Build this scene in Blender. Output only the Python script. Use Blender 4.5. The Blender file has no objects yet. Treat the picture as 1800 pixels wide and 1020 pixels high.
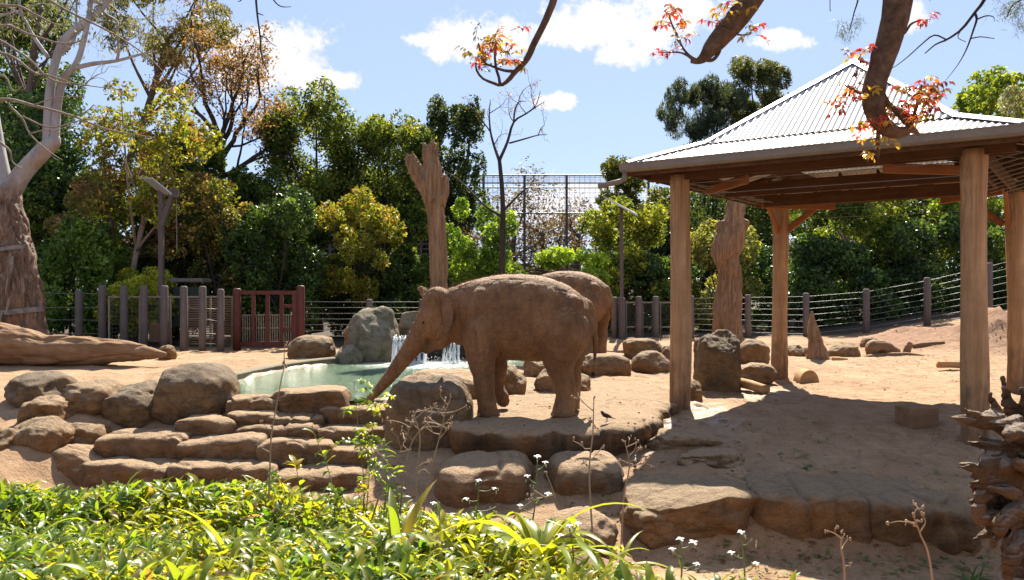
import bpy, bmesh, math, random
import numpy as np
from mathutils import Vector, Matrix
R = math.radians
sc = bpy.context.scene
col = sc.collection
rng = np.random.default_rng(7)
random.seed(7)

# ------------------------------------------------------------------ camera, sky, sun, exposure
F, EYE = 1450.0, 2.2
SUN_EL, SUN_AZ = R(48), R(10.5)
cam = bpy.data.objects.new('camera', bpy.data.cameras.new('camera'))
col.objects.link(cam); sc.camera = cam
cam.location = (0, 0, EYE); cam.rotation_euler = (R(90), 0, 0)
cam.data.sensor_width = 36; cam.data.lens = F / 1800 * 36
cam.data.clip_start = 0.05; cam.data.clip_end = 2000
cam.data.dof.use_dof = True; cam.data.dof.focus_distance = 14.0; cam.data.dof.aperture_fstop = 5.0
sc.view_settings.view_transform = 'Standard'; sc.view_settings.look = 'None'
sc.view_settings.exposure = 1.5; sc.view_settings.gamma = 1.0
sc.view_settings.use_curve_mapping = False
sc.cycles.max_bounces = 8; sc.cycles.transparent_max_bounces = 12
sc.cycles.use_denoising = True

world = bpy.data.worlds.new("World"); sc.world = world; world.use_nodes = True
def build_world():
    nt = world.node_tree; nt.nodes.clear(); L = nt.links.new
    def n(t, **k):
        x = nt.nodes.new(t)
        for a, b in k.items(): setattr(x, a, b)
        return x
    def m(op, a, b=None, c=None, clamp=False):
        x = n('ShaderNodeMath', operation=op, use_clamp=clamp)
        for i, v in enumerate((a, b, c)):
            if v is None: continue
            if isinstance(v, (int, float)): x.inputs[i].default_value = v
            else: L(v, x.inputs[i])
        return x.outputs[0]
    sky = n('ShaderNodeTexSky', sky_type='NISHITA', sun_disc=False)
    sky.sun_elevation = SUN_EL; sky.sun_rotation = SUN_AZ
    sky.air_density = 1.0; sky.dust_density = 0.3; sky.ozone_density = 2.5
    tc = n('ShaderNodeTexCoord'); sep = n('ShaderNodeSeparateXYZ'); L(tc.outputs['Generated'], sep.inputs[0])
    X, Y, Z = sep.outputs
    Yc = m('MAXIMUM', Y, 0.05)
    u, v = m('DIVIDE', X, Yc), m('DIVIDE', Z, Yc)
    # soft banks of cumulus, each an ellipse of sky direction roughened with noise
    blobs = [(470,90,130,58),(430,120,80,52),(560,142,76,22),(800,72,56,40),(745,70,40,14),(1060,50,180,52),(895,68,50,38),
             (1085,92,70,26),(1190,25,85,50),(1370,68,46,18),(975,179,40,16),(1592,28,30,30),(1000,370,140,55),(600,150,16,12)]
    dens = None
    for (px, py, a, b) in blobs:
        e = m('ADD', m('POWER', m('DIVIDE', m('SUBTRACT', u, (px-900)/F), a/F), 2.0), m('POWER', m('DIVIDE', m('SUBTRACT', v, (510-py)/F), b/F), 2.0))
        g = m('SUBTRACT', 1.0, m('SQRT', e))
        dens = g if dens is None else m('MAXIMUM', dens, g)
    inv = n('ShaderNodeCombineXYZ'); L(m('DIVIDE', X, m('MAXIMUM', Z, .06)), inv.inputs[0]); L(m('DIVIDE', Y, m('MAXIMUM', Z, .06)), inv.inputs[1])
    far = n('ShaderNodeTexNoise'); far.inputs['Scale'].default_value = 1.3; far.inputs['Detail'].default_value = 3; L(inv.outputs[0], far.inputs['Vector'])
    out = m('GREATER_THAN', m('MAXIMUM', m('ABSOLUTE', u), m('MULTIPLY', m('LESS_THAN', Y, .06), 9.0)), 0.70)
    high = m('GREATER_THAN', v, 0.42)
    away = m('MAXIMUM', out, high)
    other = m('MULTIPLY', m('SUBTRACT', far.outputs['Fac'], 0.62), 4.0)
    dens = m('ADD', m('MULTIPLY', dens, m('SUBTRACT', 1.0, away)), m('MULTIPLY', other, away))
    nz = n('ShaderNodeTexNoise'); nz.inputs['Scale'].default_value = 13; nz.inputs['Detail'].default_value = 9; nz.inputs['Roughness'].default_value = .66
    L(tc.outputs['Generated'], nz.inputs['Vector'])
    d2 = m('ADD', m('ADD', dens, .06), m('MULTIPLY', m('SUBTRACT', nz.outputs['Fac'], 0.5), 2.5))
    nz3 = n('ShaderNodeTexNoise'); nz3.inputs['Scale'].default_value = 46; nz3.inputs['Detail'].default_value = 6; nz3.inputs['Roughness'].default_value = .65; L(tc.outputs['Generated'], nz3.inputs['Vector'])
    d2 = m('ADD', d2, m('MULTIPLY', m('SUBTRACT', nz3.outputs['Fac'], 0.5), 2.0))
    mr = n('ShaderNodeMapRange', interpolation_type='SMOOTHSTEP'); L(d2, mr.inputs['Value'])
    mr.inputs['From Min'].default_value = -0.08; mr.inputs['From Max'].default_value = 0.50
    nz2 = n('ShaderNodeTexNoise'); nz2.inputs['Scale'].default_value = 9; nz2.inputs['Detail'].default_value = 5; L(tc.outputs['Generated'], nz2.inputs['Vector'])
    cr = n('ShaderNodeMix', data_type='RGBA'); L(nz2.outputs['Fac'], cr.inputs[0])
    cr.inputs[6].default_value = (5.4, 5.4, 6.1, 1); cr.inputs[7].default_value = (7.2, 7.1, 7.3, 1)
    tint = n('ShaderNodeMix', data_type='RGBA', blend_type='MULTIPLY'); tint.inputs[0].default_value = 1.0
    L(sky.outputs[0], tint.inputs[6]); tint.inputs[7].default_value = SKY_TINT
    even = n('ShaderNodeMix', data_type='RGBA'); even.inputs[0].default_value = .62; L(tint.outputs[2], even.inputs[6]); even.inputs[7].default_value = (3.7, 4.6, 6.6, 1)
    mix = n('ShaderNodeMix', data_type='RGBA'); L(mr.outputs[0], mix.inputs[0]); L(even.outputs[2], mix.inputs[6]); L(cr.outputs[2], mix.inputs[7])
    bg = n('ShaderNodeBackground'); bg.inputs[1].default_value = SKY_STRENGTH; L(mix.outputs[2], bg.inputs[0])
    o = n('ShaderNodeOutputWorld'); L(bg.outputs[0], o.inputs[0])
SKY_TINT = (.78, .78, .84, 1); SKY_STRENGTH = 0.06
build_world()
sl = bpy.data.lights.new('sun', 'SUN'); sl.energy = 5.0; sl.angle = R(0.5); sl.color = (1.0, 0.93, 0.80)
sun = bpy.data.objects.new('sun', sl); col.objects.link(sun)
sdir = Vector((math.sin(SUN_AZ)*math.cos(SUN_EL), math.cos(SUN_AZ)*math.cos(SUN_EL), math.sin(SUN_EL)))
sun.rotation_euler = sdir.to_track_quat('Z', 'Y').to_euler(); sun.location = sdir * 60

# ------------------------------------------------------------------ helpers
def P(px, py, d): return np.array([(px-900)/F*d, d, EYE-(py-510)/F*d])
def sstep(a, b, x):
    t = np.clip((np.asarray(x, float)-a)/(b-a), 0, 1); return t*t*(3-2*t)
def _h(ix, iy, iz, s):
    h = (ix.astype(np.int64)*374761393 + iy.astype(np.int64)*668265263 + iz.astype(np.int64)*2147483647 + s*974711) & 0xffffffff
    h = ((h ^ (h >> 13))*1274126177) & 0xffffffff
    h = h ^ (h >> 16)
    return (h & 0xffff)/32767.5 - 1
def vnoise(p, seed=0):
    p = np.asarray(p, float); i = np.floor(p).astype(np.int64); f = p-i; f = f*f*(3-2*f)
    r = 0
    for a in (0, 1):
        for b in (0, 1):
            for c in (0, 1):
                w = (f[:,0] if a else 1-f[:,0])*(f[:,1] if b else 1-f[:,1])*(f[:,2] if c else 1-f[:,2])
                r = r + w*_h(i[:,0]+a, i[:,1]+b, i[:,2]+c, seed)
    return r
def fbm(p, o=4, seed=0, g=.5):
    r, a, p = 0, 1, np.asarray(p, float)
    for k in range(o): r = r + a*vnoise(p, seed+k*17); p = p*2.03+3.1; a *= g
    return r
def unit(v): v = np.asarray(v, float); return v/(np.linalg.norm(v)+1e-9)

def mk(name, V, Fc, mat, parent=None, smooth=True, vcol=None):
    V = np.asarray(V, float).reshape(-1, 3)
    if parent is not None: V = V-np.array(parent.location)
    me = bpy.data.meshes.new(name)
    if isinstance(Fc, np.ndarray):
        n, k = Fc.shape
        me.vertices.add(len(V)); me.vertices.foreach_set('co', V.astype(np.float32).ravel())
        me.loops.add(n*k); me.loops.foreach_set('vertex_index', Fc.astype(np.int32).ravel())
        me.polygons.add(n); me.polygons.foreach_set('loop_start', np.arange(0, n*k, k, dtype=np.int32))
        me.update(calc_edges=True)
    else:
        me.from_pydata(V.tolist(), [], Fc); me.update()
    me.polygons.foreach_set('use_smooth', np.full(len(me.polygons), bool(smooth)))
    if vcol is not None:
        a = me.color_attributes.new('Col', 'FLOAT_COLOR', 'POINT')
        c = np.ones((len(V), 4), np.float32); c[:, :3] = vcol; a.data.foreach_set('color', c.ravel())
    me.materials.append(mat)
    o = bpy.data.objects.new(name, me); col.objects.link(o)
    if parent is not None: o.parent = parent
    return o
def tag(o, label=None, cat=None, group=None, kind=None):
    if label: o['label'] = label
    if cat: o['category'] = cat
    if group: o['group'] = group
    if kind: o['kind'] = kind
    return o
def thing(name, label, cat, loc=(0,0,0), group=None):
    o = bpy.data.objects.new(name, None); col.objects.link(o); o.location = [float(c) for c in loc]
    o.empty_display_size = .2
    return tag(o, label, cat, group)
def own(o):
    """move a lone mesh's origin to the foot of its mesh"""
    me = o.data; n = len(me.vertices); a = np.empty(n*3, np.float32); me.vertices.foreach_get('co', a); a = a.reshape(-1, 3)
    c = np.array([(a[:,0].min()+a[:,0].max())/2, (a[:,1].min()+a[:,1].max())/2, a[:,2].min()])
    me.vertices.foreach_set('co', (a-c).astype(np.float32).ravel()); me.update(); o.location = c.tolist(); return o

def spline(pts, n):
    """Catmull-Rom through rows of any width"""
    pts = np.asarray(pts, float)
    if len(pts) < 3:
        t = np.linspace(0, 1, n)[:, None]; return pts[0]*(1-t)+pts[-1]*t
    q = np.vstack([2*pts[0]-pts[1], pts, 2*pts[-1]-pts[-2]]); m = len(pts)-1
    out = []
    for s in np.linspace(0, m-1e-6, n):
        i = int(s); t = s-i; p0, p1, p2, p3 = q[i:i+4]
        out.append(.5*((2*p1)+(-p0+p2)*t+(2*p0-5*p1+4*p2-p3)*t*t+(-p0+3*p1-3*p2+p3)*t**3))
    return np.array(out)
def tube(pts, rad, n=8, cap=True, ridge=0, rseed=0, ratio=1.0):
    """one closed tube; ridge = relative grooves running along it"""
    pts = np.asarray(pts, float); k = len(pts); rad = np.broadcast_to(np.asarray(rad, float), (k,))
    T = np.gradient(pts, axis=0); T /= np.linalg.norm(T, axis=1)[:, None]+1e-9
    up = np.array([0,0,1.]) if abs(T[0,2]) < .9 else np.array([0,1.,0])
    V = []; a = np.linspace(0, 2*np.pi, n, endpoint=False)
    N = unit(np.cross(T[0], np.cross(up, T[0])))
    g = np.zeros(n)
    for i in range(k):
        N = unit(N-T[i]*N.dot(T[i])); Bn = np.cross(T[i], N)
        m = np.ones(n)
        if ridge:
            q = np.stack([np.cos(a)*2.6, np.sin(a)*2.6, np.full(n, i*.22)], 1)
            m = 1+ridge*fbm(q, 3, rseed)
        V.append(pts[i]+rad[i]*m[:, None]*(np.cos(a)[:, None]*N*ratio+np.sin(a)[:, None]*Bn))
    V = np.concatenate(V); Fc = []
    for i in range(k-1):
        for j in range(n):
            b = (j+1) % n; Fc.append([i*n+j, i*n+b, (i+1)*n+b, (i+1)*n+j])
    if cap: Fc.append(list(range(n))[::-1]); Fc.append([(k-1)*n+j for j in range(n)])
    return V, Fc
class MB:
    def __init__(s): s.V, s.F, s.n = [], [], 0
    def add(s, VF):
        V, Fc = VF; s.V.append(np.asarray(V, float)); s.F += [[i+s.n for i in f] for f in Fc]; s.n += len(V); return s
    def box(s, c, size, ax=None):
        ax = np.eye(3) if ax is None else np.asarray(ax, float); h = np.asarray(size, float)/2
        sg = np.array([[x,y,z] for x in (-1,1) for y in (-1,1) for z in (-1,1)])
        V = np.asarray(c, float)+(sg*h) @ ax
        return s.add((V, [[0,1,3,2],[4,6,7,5],[0,4,5,1],[2,3,7,6],[0,2,6,4],[1,5,7,3]]))
    def bar(s, a, b, w, h, up=(0,0,1)):
        a, b = np.asarray(a, float), np.asarray(b, float); t = unit(b-a); sd = unit(np.cross(t, up)); u = np.cross(sd, t)
        return s.box((a+b)/2, (np.linalg.norm(b-a), w, h), np.array([t, sd, u]))
    def tube(s, *a, **k): return s.add(tube(*a, **k))
    def build(s, name, mat, parent=None, smooth=False): return mk(name, np.concatenate(s.V), s.F, mat, parent, smooth)
def bevel(o, w=.01, seg=2):
    bm = bmesh.new(); bm.from_mesh(o.data); bmesh.ops.bevel(bm, geom=bm.edges[:], offset=w, segments=seg, affect='EDGES', profile=.6)
    bm.to_mesh(o.data); bm.free(); return o
def copy_tree(o, parent=None):
    c = o.copy(); col.objects.link(c)
    if parent is not None: c.parent = parent
    for ch in list(o.children): copy_tree(ch, c)
    return c
def remesh(o, voxel, it=6, fac=.5):
    m = o.modifiers.new('r', 'REMESH'); m.mode = 'VOXEL'; m.voxel_size = voxel; m.use_smooth_shade = True
    if it: s = o.modifiers.new('s', 'SMOOTH'); s.factor = fac; s.iterations = it
    dg = bpy.context.evaluated_depsgraph_get(); me = bpy.data.meshes.new_from_object(o.evaluated_get(dg))
    mats = [x for x in o.data.materials]; o.modifiers.clear(); old = o.data; o.data = me
    if not len(me.materials): [me.materials.append(x) for x in mats]
    me.polygons.foreach_set('use_smooth', np.ones(len(me.polygons), bool)); bpy.data.meshes.remove(old); return o
def gnarl(o, voxel, fr, amp, seed=3, it=2, fine=.4):
    remesh(o, voxel, it, .4); V = verts(o.data); Nn = normals(o.data); fr = np.array(fr)
    n = fbm(V*fr, 4, seed); r = np.abs(vnoise(V*fr*1.7+5, seed+5)); V += Nn*(amp*n-amp*1.1*np.clip(.22-r, 0, 1)/.22+amp*fine*fbm(V*fr*3.5, 2, seed+9))[:, None]; setverts(o.data, V); return o
def verts(me):
    a = np.empty(len(me.vertices)*3, np.float32); me.vertices.foreach_get('co', a); return a.reshape(-1, 3).astype(float)
def normals(me):
    a = np.empty(len(me.vertices)*3, np.float32); me.vertex_normals.foreach_get('vector', a); return a.reshape(-1, 3).astype(float)
def setverts(me, V): me.vertices.foreach_set('co', V.astype(np.float32).ravel()); me.update()

def blades(base, az, L, W, el0, curl, segs=5, fold=.25, shape='lance', roll=None):
    """many curved leaves at once -> V, F(quads); base (n,3), the rest (n,)"""
    n = len(base); base = np.asarray(base, float)
    az, L, W, el0, curl = [np.broadcast_to(np.asarray(x, float), (n,)) for x in (az, L, W, el0, curl)]
    t = np.linspace(0, 1, segs+1)
    if shape == 'lance': w = np.sin(np.pi*np.clip(t, .0, 1)**.75)**.8*.94+.06*(1-t)
    elif shape == 'strap': w = np.clip(1.15-t**3*1.15, .02, 1)*np.clip(.6+t*2, 0, 1)
    else: w = np.sin(np.pi*np.clip(t*.9+.1, 0, 1))**.6
    w[-1] = .02
    el = el0[:, None]-curl[:, None]*t[None, :]
    step = L[:, None]/segs
    r = np.concatenate([np.zeros((n,1)), np.cumsum(np.cos(el[:, :-1])*step, 1)], 1)
    z = np.concatenate([np.zeros((n,1)), np.cumsum(np.sin(el[:, :-1])*step, 1)], 1)
    d = np.stack([np.cos(az), np.sin(az), 0*az], 1); s = np.stack([-np.sin(az), np.cos(az), 0*az], 1)
    if roll is not None:
        s = s*np.cos(roll)[:, None]+np.array([0,0,1.])*np.sin(roll)[:, None]
    c = base[:, None, :]+d[:, None, :]*r[..., None]; c[..., 2] += z
    nrm = -d[:, None, :]*np.sin(el)[..., None]; nrm[..., 2] += np.cos(el)
    hw = (W[:, None]/2*w[None, :])[..., None]
    a = c-s[:, None, :]*hw+nrm*hw*fold; b = c+s[:, None, :]*hw+nrm*hw*fold
    V = np.stack([a, c, b], 2).reshape(-1, 3)
    k = (segs+1)*3; f = []
    for i in range(segs):
        for j in (0, 1): f.append([i*3+j, i*3+j+1, (i+1)*3+j+1, (i+1)*3+j])
    f = np.array(f); Fc = (f[None]+np.arange(n)[:, None, None]*k).reshape(-1, 4)
    return V, Fc, k
def kites(c, L, asp, up, seed, droop=0.0):
    """n small folded-free leaves with random bearing -> V, F"""
    g = np.random.default_rng(seed); n = len(c)
    nr = g.normal(size=(n,3)); nr[:, 2] += up; nr /= np.linalg.norm(nr, axis=1)[:, None]
    a = g.normal(size=(n,3)); a[:, 2] -= droop; a -= nr*(a*nr).sum(1)[:, None]*(0 if droop > 1 else 1); a /= np.linalg.norm(a, axis=1)[:, None]
    b = np.cross(nr, a); b /= np.linalg.norm(b, axis=1)[:, None]+1e-9
    L = np.broadcast_to(L, (n,))[:, None]*g.uniform(.65, 1.3, (n,1)); w = L*asp
    V = np.stack([c-a*L*.5, c-a*L*.05+b*w*.5, c+a*L*.5, c-a*L*.05-b*w*.5], 1).reshape(-1, 3)
    return V, np.arange(n*4).reshape(n, 4)

# ------------------------------------------------------------------ ground height
POND = np.array([(-6.0,16.55),(-6.75,18.2),(-6.7,19.8),(-6.35,22.4),(-5.3,25.0),(-3.4,25.6),(0.9,26.0),(1.0,23.6),(-.9,21.3),(-2.0,18.0),(-2.3,16.6)])
def poly_sd(x, y, poly):
    """distance to the outline, positive inside"""
    d = np.full(x.shape, 1e9); ins = np.zeros(x.shape, bool); m = len(poly)
    for i in range(m):
        ax, ay = poly[i]; bx, by = poly[(i+1) % m]; ex, ey = bx-ax, by-ay
        t = np.clip(((x-ax)*ex+(y-ay)*ey)/(ex*ex+ey*ey), 0, 1); d = np.minimum(d, np.hypot(x-ax-t*ex, y-ay-t*ey))
        c = ((ay > y) != (by > y)) & (x < ex*(y-ay)/(ey if abs(ey) > 1e-9 else 1e-9)+ax); ins ^= c
    return np.where(ins, d, -d)
def G(x, y, fine=True):
    x, y = np.atleast_1d(np.asarray(x, float)), np.atleast_1d(np.asarray(y, float)); x, y = np.broadcast_arrays(x, y)
    zl = np.interp(y, [9.3,11,13.3,13.9,15.9,16.35,16.6,18,25,31,60], [-1.05,-1.3,-1.5,-1.5,-.5,-.1,.04,.1,.12,-.02,0])
    zr = np.interp(y, [8.9,9.6,10.3,11,12.2,14,16,22,32,60], [-.95,-.9,-.35,-.29,-.2,-.02,0,.04,.38,.6])
    zr2 = np.interp(y, [9.3,10.2,11,12.2,13,16,22,32,60], [-.95,-.85,-.66,-.42,-.2,.05,.05,.3,.5])
    zl2 = np.interp(y, [9.3,11,12.5,14,16.6,18,25,31,60], [-1.05,-1.15,-1.0,-.55,.04,.1,.12,-.02,0]); w3 = sstep(-7.2, -8.6, x); zl = zl*(1-w3)+zl2*w3
    q_ = sstep(14.2, 13.3, y); w2 = sstep(-1.75, -.95, x)*(1-q_)+sstep(-2.7, -2.0, x)*q_; w = sstep(1.2, 2.7, x)
    z = zl*(1-w2)+zr2*w2; z = z*(1-w)+zr*w
    z = z+.95*sstep(11, 20, x)*sstep(23, 32, y)+.28*np.exp(-((x-2.2)**2+(y-23.8)**2)/3.0)
    zc = np.interp(x, [-7,-3.8,-1.5,0,1,2,6], [.3,.22,.06,-.02,-.3,-.72,-.88]); s = np.interp(x, [-6,-2,0,2], [.08,.13,.17,.28])
    bank = zc+np.clip(7.5-y, 0, 5)*s
    b = sstep(9.4, 7.4, y); z = z*(1-b)+bank*b
    mn = .30*fbm(np.stack([x.ravel()*2.2, y.ravel()*2.2, 0*x.ravel()], 1), 4, 33).reshape(x.shape) if fine and x.max() > 8 and y.max() > 23 else 0
    for (mx, my, mr, mh) in ((16.2,27.5,1.9,.75),(19.5,27.5,2.6,1.1),(13.9,29.3,1.5,.3),(11.5,28.6,1.2,.2),(22.5,30,3,1.2)):
        r2 = ((x-mx)**2+(y-my)**2)/(mr*mr); z = z+mh*np.exp(-r2*1.4)*(1+mn)
    if fine:
        p = np.stack([x.ravel(), y.ravel(), 0*x.ravel()], 1)
        near = np.exp(-np.maximum(y-20, 0)/40).ravel()
        z = z+((.04*fbm(p*.8, 3, 3)+.03*fbm(p*2.6, 3, 9)+.010*fbm(p*8, 2, 5))*near).reshape(x.shape)
    sd = poly_sd(x, y, POND); z = z-.6*sstep(-.1, .7, sd)
    return z
def Gs(x, y): return float(G(x, y)[0])
def at(px, py):
    """where a line of sight meets the ground"""
    f = lambda d: (EYE-(py-510)/F*d) <= G((px-900)/F*d, d)
    d = np.linspace(3.5, 60, 260); k = max(int(np.argmax(f(d))), 1); d = np.linspace(d[k-1], d[k], 24); q = d[int(np.argmax(f(d)))]
    return np.array([(px-900)/F*q, q, Gs((px-900)/F*q, q)])
# ------------------------------------------------------------------ materials
class N:
    def __init__(s, name):
        s.m = bpy.data.materials.new(name); s.m.use_nodes = True; s.nt = s.m.node_tree; s.nt.nodes.clear()
        s.out = s.nt.nodes.new('ShaderNodeOutputMaterial')
    def n(s, t, **k):
        x = s.nt.nodes.new(t)
        for a, b in k.items(): setattr(x, a, b)
        return x
    def set(s, sock, v):
        if v is None: return
        if hasattr(v, 'is_linked') or hasattr(v, 'links'): s.nt.links.new(v, sock)
        else:
            if isinstance(v, tuple) and len(v) == 3 and sock.type == 'RGBA': v = (*v, 1)
            sock.default_value = v
    def obj(s, scale=(1,1,1), world=False):
        if world: c = s.n('ShaderNodeNewGeometry').outputs['Position']
        else: c = s.n('ShaderNodeTexCoord').outputs['Object']
        mp = s.n('ShaderNodeMapping'); s.set(mp.inputs['Vector'], c); mp.inputs['Scale'].default_value = scale; return mp.outputs[0]
    def noise(s, vec, scale, detail=5, rough=.6, dist=0):
        x = s.n('ShaderNodeTexNoise'); s.set(x.inputs['Vector'], vec); x.inputs['Scale'].default_value = scale
        x.inputs['Detail'].default_value = detail; x.inputs['Roughness'].default_value = rough; x.inputs['Distortion'].default_value = dist; return x.outputs['Fac']
    def voro(s, vec, scale, feature='DISTANCE_TO_EDGE'):
        x = s.n('ShaderNodeTexVoronoi', feature=feature); s.set(x.inputs['Vector'], vec); x.inputs['Scale'].default_value = scale; return x.outputs['Distance']
    def ramp(s, fac, stops):
        x = s.n('ShaderNodeValToRGB'); s.set(x.inputs[0], fac); e = x.color_ramp.elements
        while len(e) < len(stops): e.new(.5)
        for el, (p, c) in zip(e, stops):
            el.position = p; el.color = (*c, 1) if isinstance(c, tuple) else (c, c, c, 1)
        return x.outputs[0]
    def mix(s, f, a, b, blend='MIX'):
        x = s.n('ShaderNodeMix', data_type='RGBA', blend_type=blend); s.set(x.inputs[0], f); s.set(x.inputs[6], a); s.set(x.inputs[7], b); return x.outputs[2]
    def math(s, op, a, b=None, clamp=False):
        x = s.n('ShaderNodeMath', operation=op, use_clamp=clamp); s.set(x.inputs[0], a); s.set(x.inputs[1], b); return x.outputs[0]
    def bump(s, h, strength=.5, dist=.02, normal=None):
        x = s.n('ShaderNodeBump'); s.set(x.inputs['Height'], h); x.inputs['Strength'].default_value = strength; x.inputs['Distance'].default_value = dist; s.set(x.inputs['Normal'], normal); return x.outputs[0]
    def bsdf(s, color, rough=.8, normal=None, spec=.3, metal=0.0, tone=(.82,.81,.76), **k):
        x = s.n('ShaderNodeBsdfPrincipled'); color = s.mix(1.0, color, tone, 'MULTIPLY') if tone else color; s.set(x.inputs['Base Color'], color); s.set(x.inputs['Roughness'], rough); s.set(x.inputs['Normal'], normal)
        s.set(x.inputs['Specular IOR Level'], spec); s.set(x.inputs['Metallic'], metal)
        for a, b in k.items(): s.set(x.inputs[a.replace('_', ' ')], b)
        return x.outputs[0]
    def done(s, shader): s.nt.links.new(shader, s.out.inputs[0]); return s.m
    def attr(s, name): return s.n('ShaderNodeAttribute', attribute_name=name)

def m_ground():
    s = N('sandy ground'); v = s.obj(world=True)
    c = s.ramp(s.noise(v, .6, 6, .65), [(.25,(.31,.19,.108)),(.5,(.42,.27,.162)),(.75,(.51,.345,.22))])
    c = s.mix(s.ramp(s.noise(v, 5, 6, .7), [(.35,0.0),(.7,.55)]), c, (.235,.125,.062))
    c = s.mix(s.ramp(s.noise(v, 38, 3, .7), [(.56,0.0),(.72,.6)]), c, (.14,.08,.042))
    c = s.mix(s.ramp(s.noise(s.obj((1,.35,1), True), 2.2, 7, .72, 1.2), [(.50,0.0),(.62,.55)]), c, (.25,.135,.068))
    a = s.attr('Col'); sp = s.n('ShaderNodeSeparateColor'); s.set(sp.inputs[0], a.outputs['Color'])
    c = s.mix(sp.outputs[0], c, s.ramp(s.noise(v, 9, 5), [(.3,(.035,.026,.018)),(.7,(.10,.07,.045))]))
    c = s.mix(sp.outputs[2], c, s.ramp(s.noise(v, 2.5, 6, .7), [(.35,(.20,.10,.055)),(.65,(.33,.185,.11))]))
    wet = s.math('MULTIPLY', sp.outputs[1], s.ramp(s.noise(v, 3.5, 5, .6), [(.38,0.0),(.55,1.0)]))
    c = s.mix(wet, c, (.20,.125,.08))
    h = s.math('ADD', s.noise(v, 3, 6, .65), s.math('MULTIPLY', s.noise(v, 26, 5, .7), .35))
    h = s.math('ADD', h, s.math('MULTIPLY', s.ramp(s.voro(s.mix(.25, v, s.n('ShaderNodeTexNoise').outputs['Color']), 2.6, 'F1'), [(.12,0.0),(.3,1.0)]), .30))
    nrm = s.bump(h, .75, .09); nrm2 = s.bump(h, .12, .03)
    rough = s.mix(wet, (.92,.92,.92), (.12,.12,.12))
    nm = s.n('ShaderNodeMix', data_type='VECTOR'); s.set(nm.inputs[0], wet); s.set(nm.inputs[4], nrm); s.set(nm.inputs[5], nrm2)
    return s.done(s.bsdf(c, rough, nm.outputs[1], .3))
def m_rock(name, base, dark, top, moss=0.0, crack=1.0, streak=False):
    s = N(name); v = s.obj(world=True)
    c = s.ramp(s.noise(v, 1.6, 7, .68, .4), [(.28, dark), (.5, base), (.72, tuple(x*1.25 for x in base))])
    c = s.mix(s.ramp(s.noise(v, 7, 6, .7), [(.4,0.0),(.72,.65)]), c, dark)
    if streak:
        vs = s.obj((3.2,3.2,.35), True)
        c = s.mix(s.ramp(s.noise(vs, 1.4, 6, .7), [(.42,0.0),(.62,.85)]), c, tuple(x*.45 for x in dark))
        c = s.mix(s.ramp(s.noise(s.obj((1.3,1.3,.6), True), 1.1, 4, .6), [(.5,0.0),(.64,.7)]), c, (.36,.16,.06))
    c = s.mix(s.ramp(s.noise(v, .9, 6, .7, 1.0), [(.48,0.0),(.62,.5)]), c, (base[1]*1.05, base[1]*.92, base[1]*.72))
    c = s.mix(s.ramp(s.noise(v, 55, 3, .7), [(.55,0.0),(.7,.5)]), c, tuple(x*.6 for x in dark))
    c = s.mix(s.ramp(s.noise(s.obj((1,1,4), True), 1.7, 6, .75, .8), [(.53,0.0),(.60,.5)]), c, tuple(x*.6 for x in dark))
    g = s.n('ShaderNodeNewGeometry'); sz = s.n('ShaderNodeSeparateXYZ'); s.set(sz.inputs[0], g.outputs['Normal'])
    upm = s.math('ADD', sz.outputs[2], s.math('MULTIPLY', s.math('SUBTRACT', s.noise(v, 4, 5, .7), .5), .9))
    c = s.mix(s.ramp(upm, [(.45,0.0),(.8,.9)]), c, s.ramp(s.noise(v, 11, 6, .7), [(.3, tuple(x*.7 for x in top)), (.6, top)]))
    if moss: c = s.mix(s.ramp(s.noise(v, 2.2, 5, .6), [(.5,0.0),(.62,moss)]), c, (.10,.11,.035))
    crk = s.ramp(s.voro(s.mix(.2, v, s.n('ShaderNodeTexNoise').outputs['Color']), 1.2), [(0.0,0.0),(.035,1.0)])
    c = s.mix(s.math('MULTIPLY', s.math('SUBTRACT', 1.0, crk), 0.22*crack), c, tuple(x*.5 for x in dark))
    h = s.math('ADD', s.noise(v, 5, 7, .7), s.math('MULTIPLY', s.noise(v, 32, 5, .7), .3))
    h = s.math('ADD', h, s.math('MULTIPLY', crk, .12*crack))
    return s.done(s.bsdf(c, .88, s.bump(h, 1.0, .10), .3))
def m_wood(name, c1, c2, c3, axis='z', scale=1.0, bumpd=.02, rough=.8, muddy=False):
    s = N(name); sc_ = {'z':(9,9,.55),'x':(.55,9,9),'y':(9,.55,9)}[axis]; sc_ = tuple(q*scale for q in sc_)
    v = s.obj(sc_); v2 = s.obj((1,1,1))
    g = s.noise(v, 1.2, 6, .65, .6)
    c = s.ramp(g, [(.28,c1),(.5,c2),(.72,c3)])
    c = s.mix(s.ramp(s.noise(v2, 2.2, 5, .6), [(.4,0.0),(.7,.6)]), c, tuple(x*.6 for x in c2))
    c = s.mix(s.ramp(s.voro(s.obj((5,5,.7)), 1.1, 'F1'), [(.0,.55),(.16,0.0)]), c, tuple(x*.4 for x in c1))
    if muddy:
        z = s.n('ShaderNodeSeparateXYZ'); s.set(z.inputs[0], s.obj()); e = s.math('SUBTRACT', 1.35, z.outputs[2]); e = s.math('ADD', e, s.math('MULTIPLY', s.math('SUBTRACT', s.noise(s.obj((3,3,1.2)), 1.5, 6, .7), .5), 4.0))
        c = s.mix(s.ramp(e, [(.0,0.0),(.8,.62)]), c, (.13,.082,.048)); c = s.mix(s.ramp(s.noise(s.obj((2.2,2.2,.35)), 1.3, 5, .65), [(.54,0.0),(.66,.7)]), c, (.085,.042,.022))
    h = s.math('ADD', g, s.math('MULTIPLY', s.noise(s.obj(tuple(q*4 for q in sc_)), 1.0, 4), .4))
    return s.done(s.bsdf(c, rough, s.bump(h, .8, bumpd), .25))
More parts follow.
